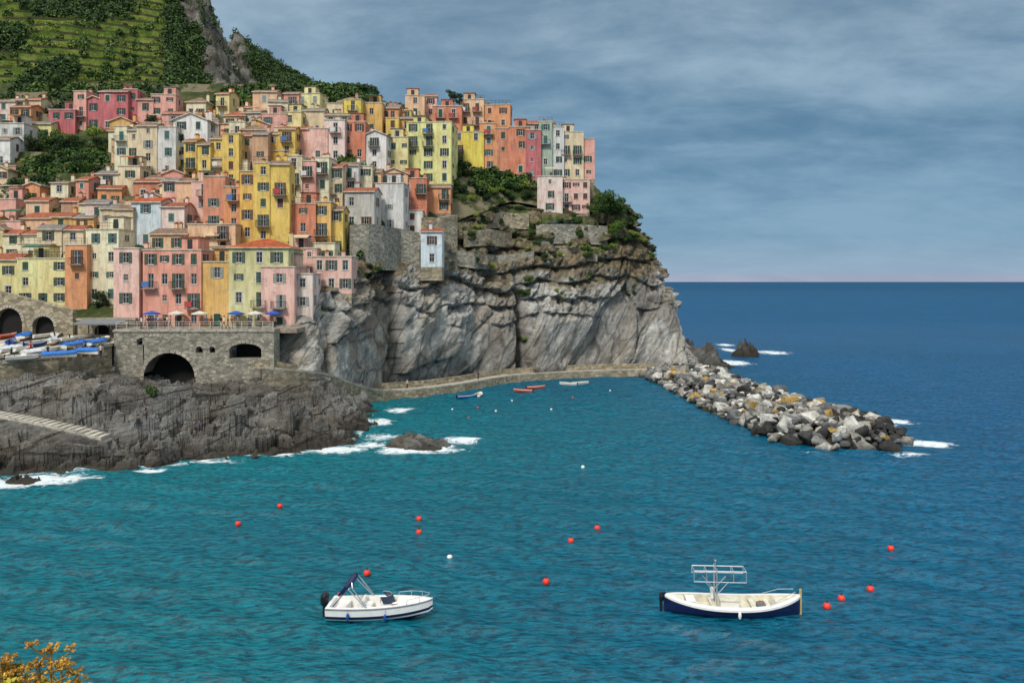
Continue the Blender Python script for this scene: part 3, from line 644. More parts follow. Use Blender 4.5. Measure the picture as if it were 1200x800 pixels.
HL=[
(133,163,290,386,'pink','flat',0,8,True),(163,238,292,386,'salmon','flat',-4,9,True),(235,273,306,384,'ochre','flat',0,9,True),(268,338,278,385,'olivecream','hip',0,9,True,False,None,M_TILEO),
(306,345,312,388,'pink','flat',0,8,True),(343,368,320,386,'palepink','flat',4,8,True),(330,372,290,326,'pink','flat',4),(366,412,300,344,'pink','flat',0),(338,392,284,312,'cream','flat',0),
(98,140,268,356,'cream','flat',-4),(76,102,286,362,'orange','flat',0),(20,80,302,358,'paleyellow','flat',0),(-30,22,296,352,'paleyellow','gable',0),(-90,-30,290,352,'peach','gable',0),
(0,46,268,305,'peach','gable',-6),(42,98,262,305,'beige','gable',4),(-60,4,262,300,'cream','gable',0),(20,60,285,312,'cream','flat',3),
(172,222,266,318,'peach','gable',-5),(220,276,262,318,'peach','flat',0),(228,272,288,325,'beige','flat',0),(196,230,252,280,'palepink','flat',0),
(118,156,238,292,'cream','gable',5),(150,190,230,290,'paleblue','gable',-6,8,False,False,None,M_TILEO),(188,216,236,290,'palepink','gable',0),(190,226,206,262,'coral','gable',0),(224,252,212,266,'pink','flat',0),(238,264,206,288,'brick','flat',0),(262,287,218,288,'orange','flat',0),
(282,298,200,304,'gold','flat',0),(297,316,190,304,'yellow','flat',0),(315,340,186,304,'yellow','gable',4),(340,370,238,296,'redorange','flat',0),(366,401,236,298,'ochre','flat',0),
(334,354,182,252,'beige','flat',0),(353,370,188,250,'coral','flat',0),(368,402,184,248,'cream','flat',-6),(398,420,188,240,'white','gable',0),(418,436,194,240,'cream','flat',0),(402,440,218,270,'grey','gable',-5),(438,474,214,272,'greywhite','flat',-5),(424,478,196,236,'coral','gable',0),
(470,500,208,250,'redorange','flat',0),(498,528,214,250,'orange','gable',0),(474,495,246,276,'white','flat',0),
(112,140,198,232,'cream','gable',0),(138,164,194,232,'beige','flat',0),(70,120,230,265,'beige','gable',6),(20,74,247,282,'peach','gable',-5),(-30,24,252,285,'coral','gable',0),(156,200,206,240,'brick','gable',0),
(132,164,147,206,'cream','flat',-6),(160,184,142,208,'beige','gable',0),(183,206,148,208,'greywhite','flat',0),(203,243,132,200,'white','gablef',0),(214,248,160,215,'yellow','gable',-6),(247,280,156,215,'ochre','gable',0),(172,216,198,230,'coral','gable',0),
(278,314,152,206,'brown','gable',0),(306,346,146,200,'yellow','gable',0),(336,362,146,190,'coral','gable',-4),(360,384,150,190,'pink','flat',0),(380,404,140,190,'palepink','flat',0),(400,428,142,188,'redorange','flat',0),
(424,454,152,200,'white','gablef',-6),(452,478,160,200,'paleyellow','flat',0),(474,531,142,216,'lime','flat',-5),(452,484,134,170,'ochre','flat',0),(529,567,154,196,'bright','flat',0),(562,582,144,200,'orange','flat',0),(580,600,150,200,'brick','flat',0),
(597,621,148,206,'redorange','flat',0),(616,634,152,210,'crimson','flat',0),(631,648,142,210,'green','flat',-4),(646,661,148,210,'greywhite','flat',0),(656,684,154,210,'beige','flat',0),(680,697,162,210,'coral','flat',0),(606,650,138,190,'grey','gable',0),
(402,424,116,158,'bright','flat',-4),(422,448,120,158,'ochre','flat',0),(444,482,122,158,'ochre','gable',0),(474,513,108,150,'coral','flat',4),(507,541,124,170,'redorange','flat',0),(537,568,116,165,'peach','flat',-4),(566,599,122,165,'orange','flat',-4),
(629,660,206,250,'palepink','flat',-3),(658,692,210,250,'pink','flat',-3),
(84,118,106,154,'crimson','flat',-6),(116,150,102,154,'crimson','gable',0),(144,180,104,152,'crimson','flat',4),(176,206,110,150,'coral','flat',4),(57,88,128,158,'crimson','flat',0),
(-10,18,114,144,'palepink','gable',0),(14,48,112,142,'cream','gable',0),(-5,28,144,182,'greywhite','flat',0),(30,60,140,165,'paleyellow','gable',0),
(346,400,205,245,'peach','gable',4),(286,340,168,200,'peach','gable',-4),(240,290,180,215,'cream','gable',0),
(60,110,248,285,'ochre','gable',0),(100,128,232,280,'palepink','gable',0),(10,60,290,312,'coral','gable',0),(346,380,124,158,'beige','gable',0),(380,410,130,160,'cream','gable',0),
]
MIXC={'peach':['peach','cream','ochre'],'beige':['beige','cream','brown'],'cream':['cream','beige','paleyellow'],'coral':['peach','salmon','pink'],'ochre':['ochre','orange','yellow'],'brown':['brown','orange','beige'],'yellow':['yellow','ochre','gold'],'crimson':['crimson','crimson','coral'],'pink':['pink','palepink','salmon'],'palepink':['palepink','cream','pink'],'grey':['grey','beige','greywhite'],'paleyellow':['paleyellow','cream','yellow'],'salmon':['salmon','pink','coral']}
rds=random.Random(11)
for h in HL:
    wpx=h[1]-h[0]
    if wpx>31 and h[3]<310 and h[4] in MIXC and rds.random()<.85:
        s_=h[0]+wpx*rds.uniform(.4,.6); c1=rds.choice(MIXC[h[4]]); c2=rds.choice(MIXC[h[4]]); dv=rds.uniform(-8,8)
        rf=rds.choice(['flat','gable','gable','gablef'])
        house(h[0],s_+1,h[2]+max(0,dv),h[3],c1,h[5],*h[6:]); house(s_-1,h[1],h[2]+max(0,-dv),h[3]+rds.uniform(-3,3),c2,rf,*h[6:])
    else: house(*h)
rdf=random.Random(5); nf=0
for vb in (142,152,165,180,196,212,228,244,258,272,290,306):
    u=-40
    while u<470:
        wd=rdf.uniform(17,32); uc=u+wd/2; u+=wd*.7
        if vb<235 and (28<uc<128): continue
        if vb<150 and (uc<225): continue
        if vb>300 and uc>330: continue
        if uc>395 and vb>165: continue
        D=ghit(uc,vb); x=(uc-600)/1000*D
        if min(math.hypot(x-a_,(D+3)-b_)-c_ for a_,b_,c_ in FOOT)<.8: continue
        h_=rdf.uniform(18,40)
        house(uc-wd/2,uc+wd/2,vb-h_,vb,rdf.choice(['cream','beige','peach','orange','ochre','coral','paleyellow','grey','white','brown','salmon']),rdf.choice(['gable','gable','flat','gablef','shed','hip']),rdf.choice([-8,-4,0,4,8]),6.5); nf+=1
pc=chit(505,308); Dt=(pc.y if pc else 160)-2.5
house(493,518,266,313,'paleblue','shed',0,5,False,False,Dt,None,2.5)
# ------------------------------------------------------------------ masonry walls with arches
def arch_wall(name,x0,x1,y,thick,ztop0,ztop1,zbot,arches,mat,label,step=.25):
    b=MB(); n=int((x1-x0)/step); X_=[x0+(x1-x0)*i/n for i in range(n+1)]
    def zt(x): return ztop0+(ztop1-ztop0)*(x-x0)/(x1-x0)
    def head(x):
        for (xc,hw,zs,zb,hh) in arches:
            if abs(x-xc)<hw: return zb,zs+hh*math.sqrt(max(0,1-((x-xc)/hw)**2))
        return None
    for i in range(n):
        a,c=X_[i],X_[i+1]; m=(a+c)/2; hd=head(m)
        if hd:
            sp_=[q for q in arches if abs(m-q[0])<q[1]][0][2]
            ha=head(a+1e-4) or (hd[0],sp_); hc=head(c-1e-4) or (hd[0],sp_)
            iv=[(zbot,hd[0],zbot,hd[0]),(ha[1],zt(a),hc[1],zt(c))]
            b.face([(a,y+thick,hd[0]),(c,y+thick,hd[0]),(c,y+thick,hc[1]),(a,y+thick,ha[1])],1)  # near-black back face: shade of the arch depth painted as colour
            b.face([(a,y,ha[1]),(c,y,hc[1]),(c,y+thick,hc[1]),(a,y+thick,ha[1])],0)
            b.face([(a,y,hd[0]),(c,y,hd[0]),(c,y+thick,hd[0]),(a,y+thick,hd[0])],0)
        else: iv=[(zbot,zt(a),zbot,zt(c))]
        for (p,q,r,s_) in iv:
            if q-p>.01: b.face([(a,y,p),(c,y,r),(c,y,s_),(a,y,q)],0)
    for (xc,hw,zs,zb,hh) in arches:
        for sx in (-1,1): b.face([(xc+sx*hw,y,zb),(xc+sx*hw,y+thick,zb),(xc+sx*hw,y+thick,zs),(xc+sx*hw,y,zs)],0)
        for k in range(14):
            t0=math.pi*k/14; t1=math.pi*(k+.86)/14; rg=.45 if hw>1 else .15
            P_=[(xc+hw*math.cos(t0),zs+hh*math.sin(t0)),(xc+(hw+rg)*math.cos(t0),zs+(hh+rg)*math.sin(t0)),(xc+(hw+rg)*math.cos(t1),zs+(hh+rg)*math.sin(t1)),(xc+hw*math.cos(t1),zs+hh*math.sin(t1))]
            b.face([(p[0],y-.08,p[1]) for p in P_],2); 
            for e in range(4):
                A=P_[e];B_=P_[(e+1)%4]; b.face([(A[0],y-.08,A[1]),(B_[0],y-.08,B_[1]),(B_[0],y+.02,B_[1]),(A[0],y+.02,A[1])],2)
    b.face([(x0,y,zt(x0)),(x1,y,zt(x1)),(x1,y+thick,zt(x1)),(x0,y+thick,zt(x0))],0)
    for xx in (x0,x1): b.face([(xx,y,zbot),(xx,y+thick,zbot),(xx,y+thick,zt(xx)),(xx,y,zt(xx))],0)
    if abs(ztop0-ztop1)<.1: b.box(x0-.1,x1+.1,y-.15,y-.005,ztop0-.35,ztop0-.05,2)
    return add(name,b.mesh(name,[mat,M_DARK,M_CONC]),label=label,category='wall')
def zslip(y): return 10+.1*(y-106.5)
def slip(u,v):
    D=20.65/(.1+(v-330)/1000); return Vector(((u-600)/1000*D,D,zslip(D)))
arch_wall('arched_wall',-56,-33.5,120,3.0,13.3,13.3,2,[(-48.2,3.6,6.6,2.5,3.4),(-50.6,2.2,11.6,11.1,.7),(-37.5,2.3,10.3,9.2,1.0),(-44.0,.4,10.6,10.0,.3),(-42.2,.4,10.6,10.0,.3)],M_STONE,'grey stone wall with a large dark boat arch below the square')
arch_wall('retaining_wall',-92,-65,126.3,1.0,22.5,15.9,9,[(-85.5,2.1,15.6,12.1,2.1),(-80,2.1,15.0,12.1,2.1),(-74.5,1.9,14.2,12.1,1.9),(-69.4,1.6,13.4,12.1,1.5)],M_STONEW,'weathered curving stone retaining wall with arches beside the slipway')
arch_wall('terrace_wall',-64.9,-56.1,127,1.0,14.6,14.6,9,[(-61,1.1,12.8,12.1,.8)],M_STONEW,'low stone terrace wall behind the slipway')
b=MB(); b.box(-56,-31,123,131,12.6,13.25,0); add('square',b.mesh('square',[M_SLAB]),kind='structure')
QP=[(-110,106.5),(-64,106.5),(-59,111),(-56.02,119.5),(-56.02,130),(-110,130)]
b=MB(); b.face([(x,y,zslip(y)) for x,y in QP],0); add('slipway_ground',b.mesh('slipway_ground',[M_CONC]),kind='structure')
b=MB()
for i in range(3):
    (x0,y0),(x1,y1)=QP[i],QP[i+1]; za,zb_=zslip(y0),zslip(y1)
    b.face([(x0,y0,2),(x1,y1,2),(x1,y1,zb_-.01),(x0,y0,za-.01)],0); dx,dy=x1-x0,y1-y0; L_=math.hypot(dx,dy); nx,ny=dy/L_*.15,-dx/L_*.15
    b.face([(x0+nx,y0+ny,za-.3),(x1+nx,y1+ny,zb_-.3),(x1+nx,y1+ny,zb_+.12),(x0+nx,y0+ny,za+.12)],1); b.face([(x0+nx,y0+ny,za+.12),(x1+nx,y1+ny,zb_+.12),(x1-nx,y1-ny,zb_+.12),(x0-nx,y0-ny,za+.12)],1)
    b.face([(x0-nx,y0-ny,za),(x1-nx,y1-ny,zb_),(x1-nx,y1-ny,zb_+.12),(x0-nx,y0-ny,za+.12)],1)
add('quay_wall',b.mesh('quay_wall',[M_STONEW,M_CONC]),label='rough stone quay wall holding up the slipway',category='wall')
def wall_path(pts,h,thick,mat,label,zb=3):
    b=MB()
    for i in range(len(pts)-1):
        A=Vector(pts[i]);B_=Vector(pts[i+1]); d_=(B_-A); d_.z=0; n=Vector((-d_.y,d_.x,0)).normalized()*thick
        p=[A-Vector((0,0,zb)),B_-Vector((0,0,zb)),B_+Vector((0,0,h)),A+Vector((0,0,h))]; q=[v+n for v in p]
        b.face(p,0); b.face(q[::-1],0)
        for e in range(4): b.face([p[e],q[e],q[(e+1)%4],p[(e+1)%4]],0)
    return add('stone_wall',b.mesh('stone_wall',[mat]),label=label,category='wall')
def cwall(uv,h,th,mat,label,zb,off=.9):
    pts=[]
    for u,v in uv:
        p=chit(u,v)
        if p: pts.append(from_pixel(u,v,p.y-off))
    if len(pts)>1: wall_path(pts,h,th,mat,label,zb)
cwall([(410,300),(432,298),(450,300),(470,302),(492,306)],5.4,1.6,M_STONE,'tall grey stone terrace wall on the cliff edge',2.5,1.3)
cwall([(500,300),(518,300),(536,296)],7.5,2.5,M_STONEW,'stone bastion wall above the cliff beside the pale tower',3.0,1.2)
cwall([(536,300),(556,303),(580,305),(604,304),(626,300)],1.1,.5,M_STONE,'footpath wall crossing the cliff face',2.0,.8)
cwall([(628,272),(650,272),(672,272),(694,273),(712,274)],1.7,.5,M_STONE,'low grey garden wall on the cliff edge',2.5,.6)
cwall([(560,258),(590,256),(620,258)],1.3,.5,M_STONEW,'small terrace wall among dry grass',2,.5)
cwall([(545,278),(575,276),(600,280)],1.3,.5,M_STONEW,'small terrace wall among dry grass',2,.5)
cwall([(640,296),(670,293),(700,296)],1.2,.5,M_STONEW,'small terrace wall among dry grass',2,.5)
# jetty / path
def path_strip(pts,wd,zbot,name,mat):
    n=len(pts); b=MB()
    P_=[Vector(p) for p in pts]; Q=[]
    for i,p in enumerate(P_):
        a=P_[max(i-1,0)]; c=P_[min(i+1,n-1)]; d_=(c-a); d_.z=0; d_.normalize(); Q.append(p+Vector((-d_.y,d_.x,0))*wd)
    for i in range(n-1):
        b.face([P_[i],P_[i+1],Q[i+1],Q[i]],0)
        lo=lambda v:Vector((v.x,v.y,min(v.z-1.5,zbot)))
        b.face([lo(P_[i]),lo(P_[i+1]),P_[i+1],P_[i]],1)
        k=Vector((0,0,.25)); dd=(Q[i]-P_[i]).normalized()*.35; d2=(Q[i+1]-P_[i+1]).normalized()*.35
        b.face([P_[i],P_[i+1],P_[i+1]+k,P_[i]+k],0); b.face([P_[i]+k,P_[i+1]+k,P_[i+1]+k+d2,P_[i]+k+dd],0); b.face([P_[i]+dd,P_[i+1]+d2,P_[i+1]+k+d2,P_[i]+k+dd],0)
        q0=Q[i]-dd*.5; q1=Q[i+1]-d2*.5; up=Vector((0,0,1.1)); b.face([q0,q1,q1+up,q0+up],1); b.face([q0+up,q1+up,Q[i+1]+up,Q[i]+up],0)
    return add(name,b.mesh(name,[mat,M_STONEW]),kind='structure')
def cr(pts,k=6):
    P_=[Vector(p) for p in pts]; P_=[P_[0]]+P_+[P_[-1]]; o=[]
    for i in range(1,len(P_)-2):
        for j in range(k):
            t_=j/k; p0,p1,p2,p3=P_[i-1:i+3]
            o.append(.5*((2*p1)+(p2-p0)*t_+(2*p0-5*p1+4*p2-p3)*t_**2+(3*p1-p0-3*p2+p3)*t_**3))
    return o+[P_[-2]]
JP=cr([(-34,116,8.2),(-30,120,7.4),(-27,127,6.0),(-24.5,136,3.4),(-21.5,144,1.6),(-15,149,1.3),(-8,157,1.3),(0,169,1.3),(12,176.5,1.3),(24,180,1.3),(33,181,1.3)])
M_PALE=m_stone('pale_concrete','#c2bbab',.6,.12)
path_strip(JP,3.2,-1.5,'harbour_path',M_PALE)
b=MB(); ns=22; X0,X1=sx_[0],sx_[-1]
for i in range(ns):
    xa=X0+(X1-X0)*i/ns; xb=X0+(X1-X0)*(i+1)/ns; xm=(xa+xb)/2; y0=float(np.interp(xm,sx_,sy_)); z1=float(np.interp(xm,sx_,sz_)); zn=float(np.interp(xm+(X1-X0)/ns,sx_,sz_)) if i<ns-1 else z1-.8
    ya=y0; yb_=y0+2.4
    b.face([(xa,ya,z1),(xb,ya,z1),(xb,yb_,z1),(xa,yb_,z1)]); b.face([(xa,ya,z1-.9),(xb,ya,z1-.9),(xb,ya,z1),(xa,ya,z1)]); b.face([(xb,ya,zn),(xb,yb_,zn),(xb,yb_,z1),(xb,ya,z1)])
add('concrete_steps',b.mesh('concrete_steps',[M_PALE]),label='worn pale concrete walkway stepping down the shore rocks',category='steps')
# ------------------------------------------------------------------ boulders
def m_boulder(name,hexc):
    t=NT(name); c=lin(hexc); f=t.noise(.9,6,.7); z=t.xyz()[2]
    col=t.mix(t.rng(f,.38,.62),[min(.7,x*1.2) for x in c[:3]]+[1],[x*.5 for x in c[:3]]+[1]); col=t.mix(t.rng(t.noise(4,5,.7),.5,.7,0,.5),col,[x*.3 for x in c[:3]]+[1])
    zz=t.math('ADD',z,t.math('SUBTRACT',t.noise(.5,3),.5)); col=t.mix(t.rng(zz,.0,.8,.85,0),col,[.035,.03,.02,1])
    return t.fin(col,.9,t.bump(t.noise(2,6,.7),.9,.25),spec=.2)
BM=[m_boulder('boulder_grey','#949189'),m_boulder('boulder_pale','#cdc8bd'),m_boulder('boulder_dark','#42413f'),m_boulder('boulder_ochre','#b09259'),m_boulder('boulder_slate','#6f7070')]
BV=[]
for i in range(14):
    bm=bmesh.new()
    for k in range(20):
        v=Vector(rng.normal(size=3)).normalized(); q=max(abs(v.x),abs(v.y),abs(v.z)); v=v.lerp(v/q,.65)*rng.uniform(.8,1.05); bm.verts.new((v.x*.62,v.y*.48,v.z*.4))
    bmesh.ops.convex_hull(bm,input=list(bm.verts)); bmesh.ops.delete(bm,geom=[v for v in bm.verts if not v.link_faces],context='VERTS')
    bmesh.ops.bevel(bm,geom=list(bm.edges),offset=.02,segments=1,affect='EDGES')
    ms=[]
    for m_ in BM:
        me=bpy.data.meshes.new('boulder'); bm.to_mesh(me); me.materials.append(m_); ms.append(me)
    BV.append(ms); bm.free()
PR=[.34,.20,.18,.08,.20]
def boulder(p,s,mi=None):
    mi=mi if mi is not None else int(rng.choice(5,p=PR))
    nm=['grey','pale','dark','ochre','slate grey'][mi]
    return add('boulder',BV[int(rng.integers(14))][mi],loc=p,rot=tuple(rng.uniform(-.7,.7,2))+(rng.uniform(0,6.28),),scale=(s,s*rng.uniform(.75,1.15),s*rng.uniform(.8,1.15)),label=f'{nm} angular boulder piled with others by the sea',category='rock',group='boulders piled on the breakwater')
cand=[]
for yy in np.arange(100,184,1.0):
    for xx in np.arange(26,52,1.0):
        x=xx+rng.uniform(-.45,.45); y=yy+rng.uniform(-.45,.45)
        if inside(np.array([x]),np.array([y]),BW)[0]:
            dd=float(seg_dist(np.array([x]),np.array([y]),BW+[BW[0]])[0]); cand.append((x,y,dd))
cand.sort(key=lambda c:c[1])
indiv=cand[:300]; rest=cand[300:]
def bz(dd): return min(dd*.6,1.9)+rng.uniform(-.4,.6)
def bs():
    q=rng.random(); return rng.uniform(.7,1.2) if q<.6 else (rng.uniform(1.2,1.8) if q<.88 else rng.uniform(1.9,2.7))
for (x,y,dd) in indiv:
    mi=None
    if x>42 and rng.random()<.5: mi=2
    boulder((x,y,bz(dd)),bs(),mi)
b=MB()
for (x,y,dd) in rest:
    me=BV[int(rng.integers(14))][0]; M=Matrix.Translation((x,y,bz(dd)))@Matrix.Rotation(rng.uniform(0,6),4,'Z')@Matrix.Rotation(rng.uniform(-.5,.5),4,'X')@Matrix.Scale(bs(),4)
    n=len(b.v); b.v+=[tuple(M@v.co) for v in me.vertices]; mi=int(rng.choice(5,p=PR))
    for p in me.polygons: b.f.append(tuple(n+k for k in p.vertices)); b.m.append(mi)
add('rubble',b.mesh('rubble',BM),kind='stuff',label='further mixed boulders of the breakwater near the headland',category='rocks')
gx2,gy2=np.meshgrid(np.linspace(25,53,60),np.linspace(98,186,150)); dd=seg_dist(gx2,gy2,BW+[BW[0]]); ii=inside(gx2,gy2,BW)
add('breakwater_core',grid_mesh('breakwater_core',np.stack([gx2,gy2,np.where(ii,np.minimum(dd*.55,1.6)-.5,-dd*.8-.5)],-1),[M_DROCK]),kind='structure')
def stack(u,v,w_,d_,h_,seed,label,mat=M_SHORE):
    p=sea(u,v); n=90; P_=np.zeros((n,n,3))
    for i in range(n):
        for j in range(n):
            a=(i/(n-1)*2-1)*1.15; c=(j/(n-1)*2-1)*1.15; r=math.hypot(a,c)
            q=Vector((a*1.6+seed,c*1.6,seed)); f_,e_=facet(Vector((c*2.2+a*.8+seed,a*3.2,seed)),2.0); r2=r+noise.fractal(q,.8,2,3)*.35+f_*.15
            P_[i,j]=(c*w_/2,a*d_/2,h_*(1-max(0,r2)**4)*(.62+.6*f_+.25*noise.fractal(q*2,.8,2,5))-.2 if r<1.14 else -1)
    add('sea_rock',grid_mesh('sea_rock',P_,[mat],False),loc=(p.x,p.y+d_*.3,0),label=label,category='rock')
stack(486,526,8.2,4.5,1.6,3.3,'low brown rock surrounded by white foam',M_BROCK); stack(875,418,7,6,3.9,8.1,'dark pointed rock standing in the open sea',M_DROCK); stack(22,567,4,2.5,.9,5.5,'small wet rock in the surf'); stack(814,432,18,16,6.2,11.7,'dark craggy knoll at the foot of the headland',M_DROCK)
# ------------------------------------------------------------------ vegetation
def leaf_geo(name,C,n_per,size,mat):
    C=np.array(C,float); N_=len(C)*n_per
    dirs=rng.normal(size=(N_,3)); dirs/=np.linalg.norm(dirs,axis=1)[:,None]; rad=rng.uniform(.25,1,(N_,1))**.45
    cen=np.repeat(C[:,:3],n_per,0)+dirs*rad*np.repeat(C[:,3:6],n_per,0)
    a=rng.normal(size=(N_,3)); a/=np.linalg.norm(a,axis=1)[:,None]; nn=dirs*.8+a*.8; nn/=np.linalg.norm(nn,axis=1)[:,None]
    t1=np.cross(nn,rng.normal(size=(N_,3))); t1/=np.linalg.norm(t1,axis=1)[:,None]; t2=np.cross(nn,t1)
    s=size*rng.uniform(.5,1.2,(N_,1))
    V=np.stack([cen-t1*s*.5,cen-t2*s*.28,cen+t1*s*.5,cen+t2*s*.28],1)
    me=bpy.data.meshes.new(name); me.vertices.add(N_*4); me.vertices.foreach_set('co',V.reshape(-1).astype(np.float32))
    me.loops.add(N_*4); me.loops.foreach_set('vertex_index',np.arange(N_*4,dtype=np.int32)); me.polygons.add(N_)
    me.polygons.foreach_set('loop_start',(np.arange(N_)*4).astype(np.int32)); me.polygons.foreach_set('loop_total',np.full(N_,4,np.int32)); me.update(calc_edges=True)
    me.materials.append(mat); fattr(me,'rnd',np.repeat(rng.random(N_),4)); return me
C1=[];C2=[];C3=[]
for k in range(14000):
    i=int(rng.integers(4,NT_-1)); j=int(rng.integers(60,len(us)-2)); p=MT[i,j]; te=MTE[i,j]
    nr=noise.noise(Vector((p[0]*.06,p[1]*.06,9)))
    if MRK[i,j]+nr*.6>.42 and rng.random()<.93: continue
    nn=noise.noise(Vector((p[0]*.045,p[1]*.045,5)))
    if te>.5 and nn<.30: 
        q=rng.random()
        if q<.07: C3.append((p[0],p[1],p[2]+.25,1.7,.8,.5))
        elif q<.12: r=rng.uniform(.9,1.8); C1.append((p[0],p[1],p[2]+r*.5,r,r,r))
        continue
    r=rng.uniform(1.0,2.5)
    (C1 if rng.random()<.5 else C2).append((p[0],p[1],p[2]+r*.35,r,r,r*rng.uniform(.7,1.1)))
FT=np.array(FOOT)
for k in range(5200):
    x=rng.uniform(-140,18); y=rng.uniform(134,216)
    if y<yfront(x)+4: continue
    if np.min(np.hypot(FT[:,0]-x,FT[:,1]-y)-FT[:,2]*1.15)<.6: continue
    u=600+x/y*1000
    r=rng.uniform(.7,1.5) if y<165 else rng.uniform(.9,1.9); nn=noise.noise(Vector((x*.06,y*.06,2)))
    if nn<-.25: continue
    if u<140 and nn<.15 and y<185:
        if rng.random()<.5: C3.append((x,y,G(x,y)+.2,1.2,.6,.45))
        continue
    (C1 if nn>.05 else C2).append((x,y,G(x,y)+r*.3,r,r,r*.8))
add('hill_woodland',leaf_geo('hill_woodland',C1,75,1.0,M_LEAF),kind='stuff',label='mixed green scrub covering the mountain slope',category='woodland')
add('hill_scrub',leaf_geo('hill_scrub',C2,75,1.0,M_LEAFD),kind='stuff',label='dark evergreen scrub covering the mountain slope',category='scrub')
add('vineyard_rows',leaf_geo('vineyard_rows',C3,50,.6,M_LEAFY),kind='stuff',label='bright green vines on the terraces',category='vines')
TR=[]
for k in range(4):
    b=MB(); b.tube([(0,0,-.6),(.1,.05,1.2),(.0,.1,2.4),(.1,0,3.2)],[.22,.17,.13,.07],7)
    cl_=[]
    for q in range(13):
        a=rng.uniform(0,6.28); r=rng.uniform(.4,1.7); zz=rng.uniform(2.0,4.6); x,y=r*math.cos(a),r*math.sin(a); rr=rng.uniform(.5,1.0)
        cl_.append((x,y,zz,rr,rr,rr*.8)); 
        if q<7: b.tube([(0,.05,1.8+q*.12),(x*.5,y*.5,zz*.75),(x,y,zz)],[.08,.05,.02],5)
    TR.append((b.mesh('trunk',[M_BARK]),[leaf_geo('crown',cl_,170,.34,m) for m in (M_LEAF,M_LEAFD)]))
def tree(p,s,dk=0,label='leafy green tree growing among the houses'):
    tr=TR[int(rng.integers(4))]; o=add('tree',None,loc=p,rot=(0,0,rng.uniform(0,6)),scale=(s,s,s),label=label,category='tree',group='trees on the hillside')
    add('trunk',tr[0],o); add('crown',tr[1][dk],o)
BS=[]
for k in range(4):
    cl_=[]
    for q in range(7): cl_.append((rng.uniform(-.8,.8),rng.uniform(-.6,.6),rng.uniform(0,.7),rng.uniform(.4,.7),rng.uniform(.4,.7),rng.uniform(.3,.55)))
    BS.append([leaf_geo('bush',cl_,110,.28,m) for m in (M_LEAF,M_LEAFD,M_LEAFY)])
def bush(p,s,m=0,label='green bush rooted in the rock and terraces'):
    add('bush',BS[int(rng.integers(4))][m],loc=p,rot=(0,0,rng.uniform(0,6)),scale=(s,s,s*rng.uniform(.8,1.2)),label=label,category='bush',group='bushes on the slopes')
for (u,v,s) in [(40,178,1.1),(58,176,1.2),(75,180,1.1),(95,176,.9),(118,178,.9),(20,236,1.2),(8,240,1.1),(38,228,.8),(92,200,1),(105,206,.9),(50,200,1),(120,358,.7),(180,150,.9),(150,128,.8),(110,118,.8),(14,162,.9),(62,108,1.2),(200,150,.7),(120,345,.7),(538,118,.7),(452,148,.6),(545,205,.9),(560,208,.8),(530,112,.7)]:
    d_=ghit(u,v); tree(from_pixel(u,v+4,d_)-Vector((0,0,1)),s*rng.uniform(.9,1.1),int(rng.random()<.6))
for (u,v,D,s) in [(712,262,188,1.45),(700,262,186,1.1),(724,262,190,1.2),(706,255,192,1.1)]: tree(from_pixel(u,v,D),s,0,'large leafy tree leaning over the cliff edge')
for k in range(50):
    u=rng.uniform(-20,132); v=rng.uniform(160,245); d_=ghit(u,v); bush(from_pixel(u,v,d_)+Vector((0,0,.3)),rng.uniform(.9,2.0),int(rng.choice([0,1,2],p=[.4,.4,.2])))
for k in range(30):
    u=rng.uniform(528,630); v=rng.uniform(206,240); d_=ghit(u,v); bush(from_pixel(u,v,d_)+Vector((0,-.3,.2)),rng.uniform(.7,1.5),int(rng.choice([0,1,2],p=[.45,.25,.3])))
for (u,v,n,sp,s) in [(735,280,16,22,1.0),(745,262,8,12,1.2),(650,300,10,25,.6),(616,345,7,6,.8),(620,330,6,6,.8),(735,342,5,10,.7),(560,255,10,28,.9),(600,262,10,28,.8),(640,285,12,28,.9),(690,290,16,28,1.0),(430,322,6,15,.6),(560,310,8,18,.6),(700,320,8,22,.6),(765,300,6,8,.9),(670,266,14,22,1.0),(720,268,10,12,1.2),(555,275,8,12,.9),(655,345,4,10,.5),(612,400,5,5,.6)]:
    for k in range(n):
        p=chit(u+rng.normal()*sp*.5,v+rng.normal()*sp*.28)
        if p: bush(p+Vector((0,-.1,.1)),s*rng.uniform(.5,1.2),int(rng.choice([0,1,2],p=[.5,.25,.25])))
for (u,v) in [(265,436),(278,432),(258,442),(150,396),(345,398),(180,470),(270,440),(122,408)]:
    p=shit(u,v); 
    if p: bush(p+Vector((0,0,.2)),rng.uniform(.7,1.2),0)
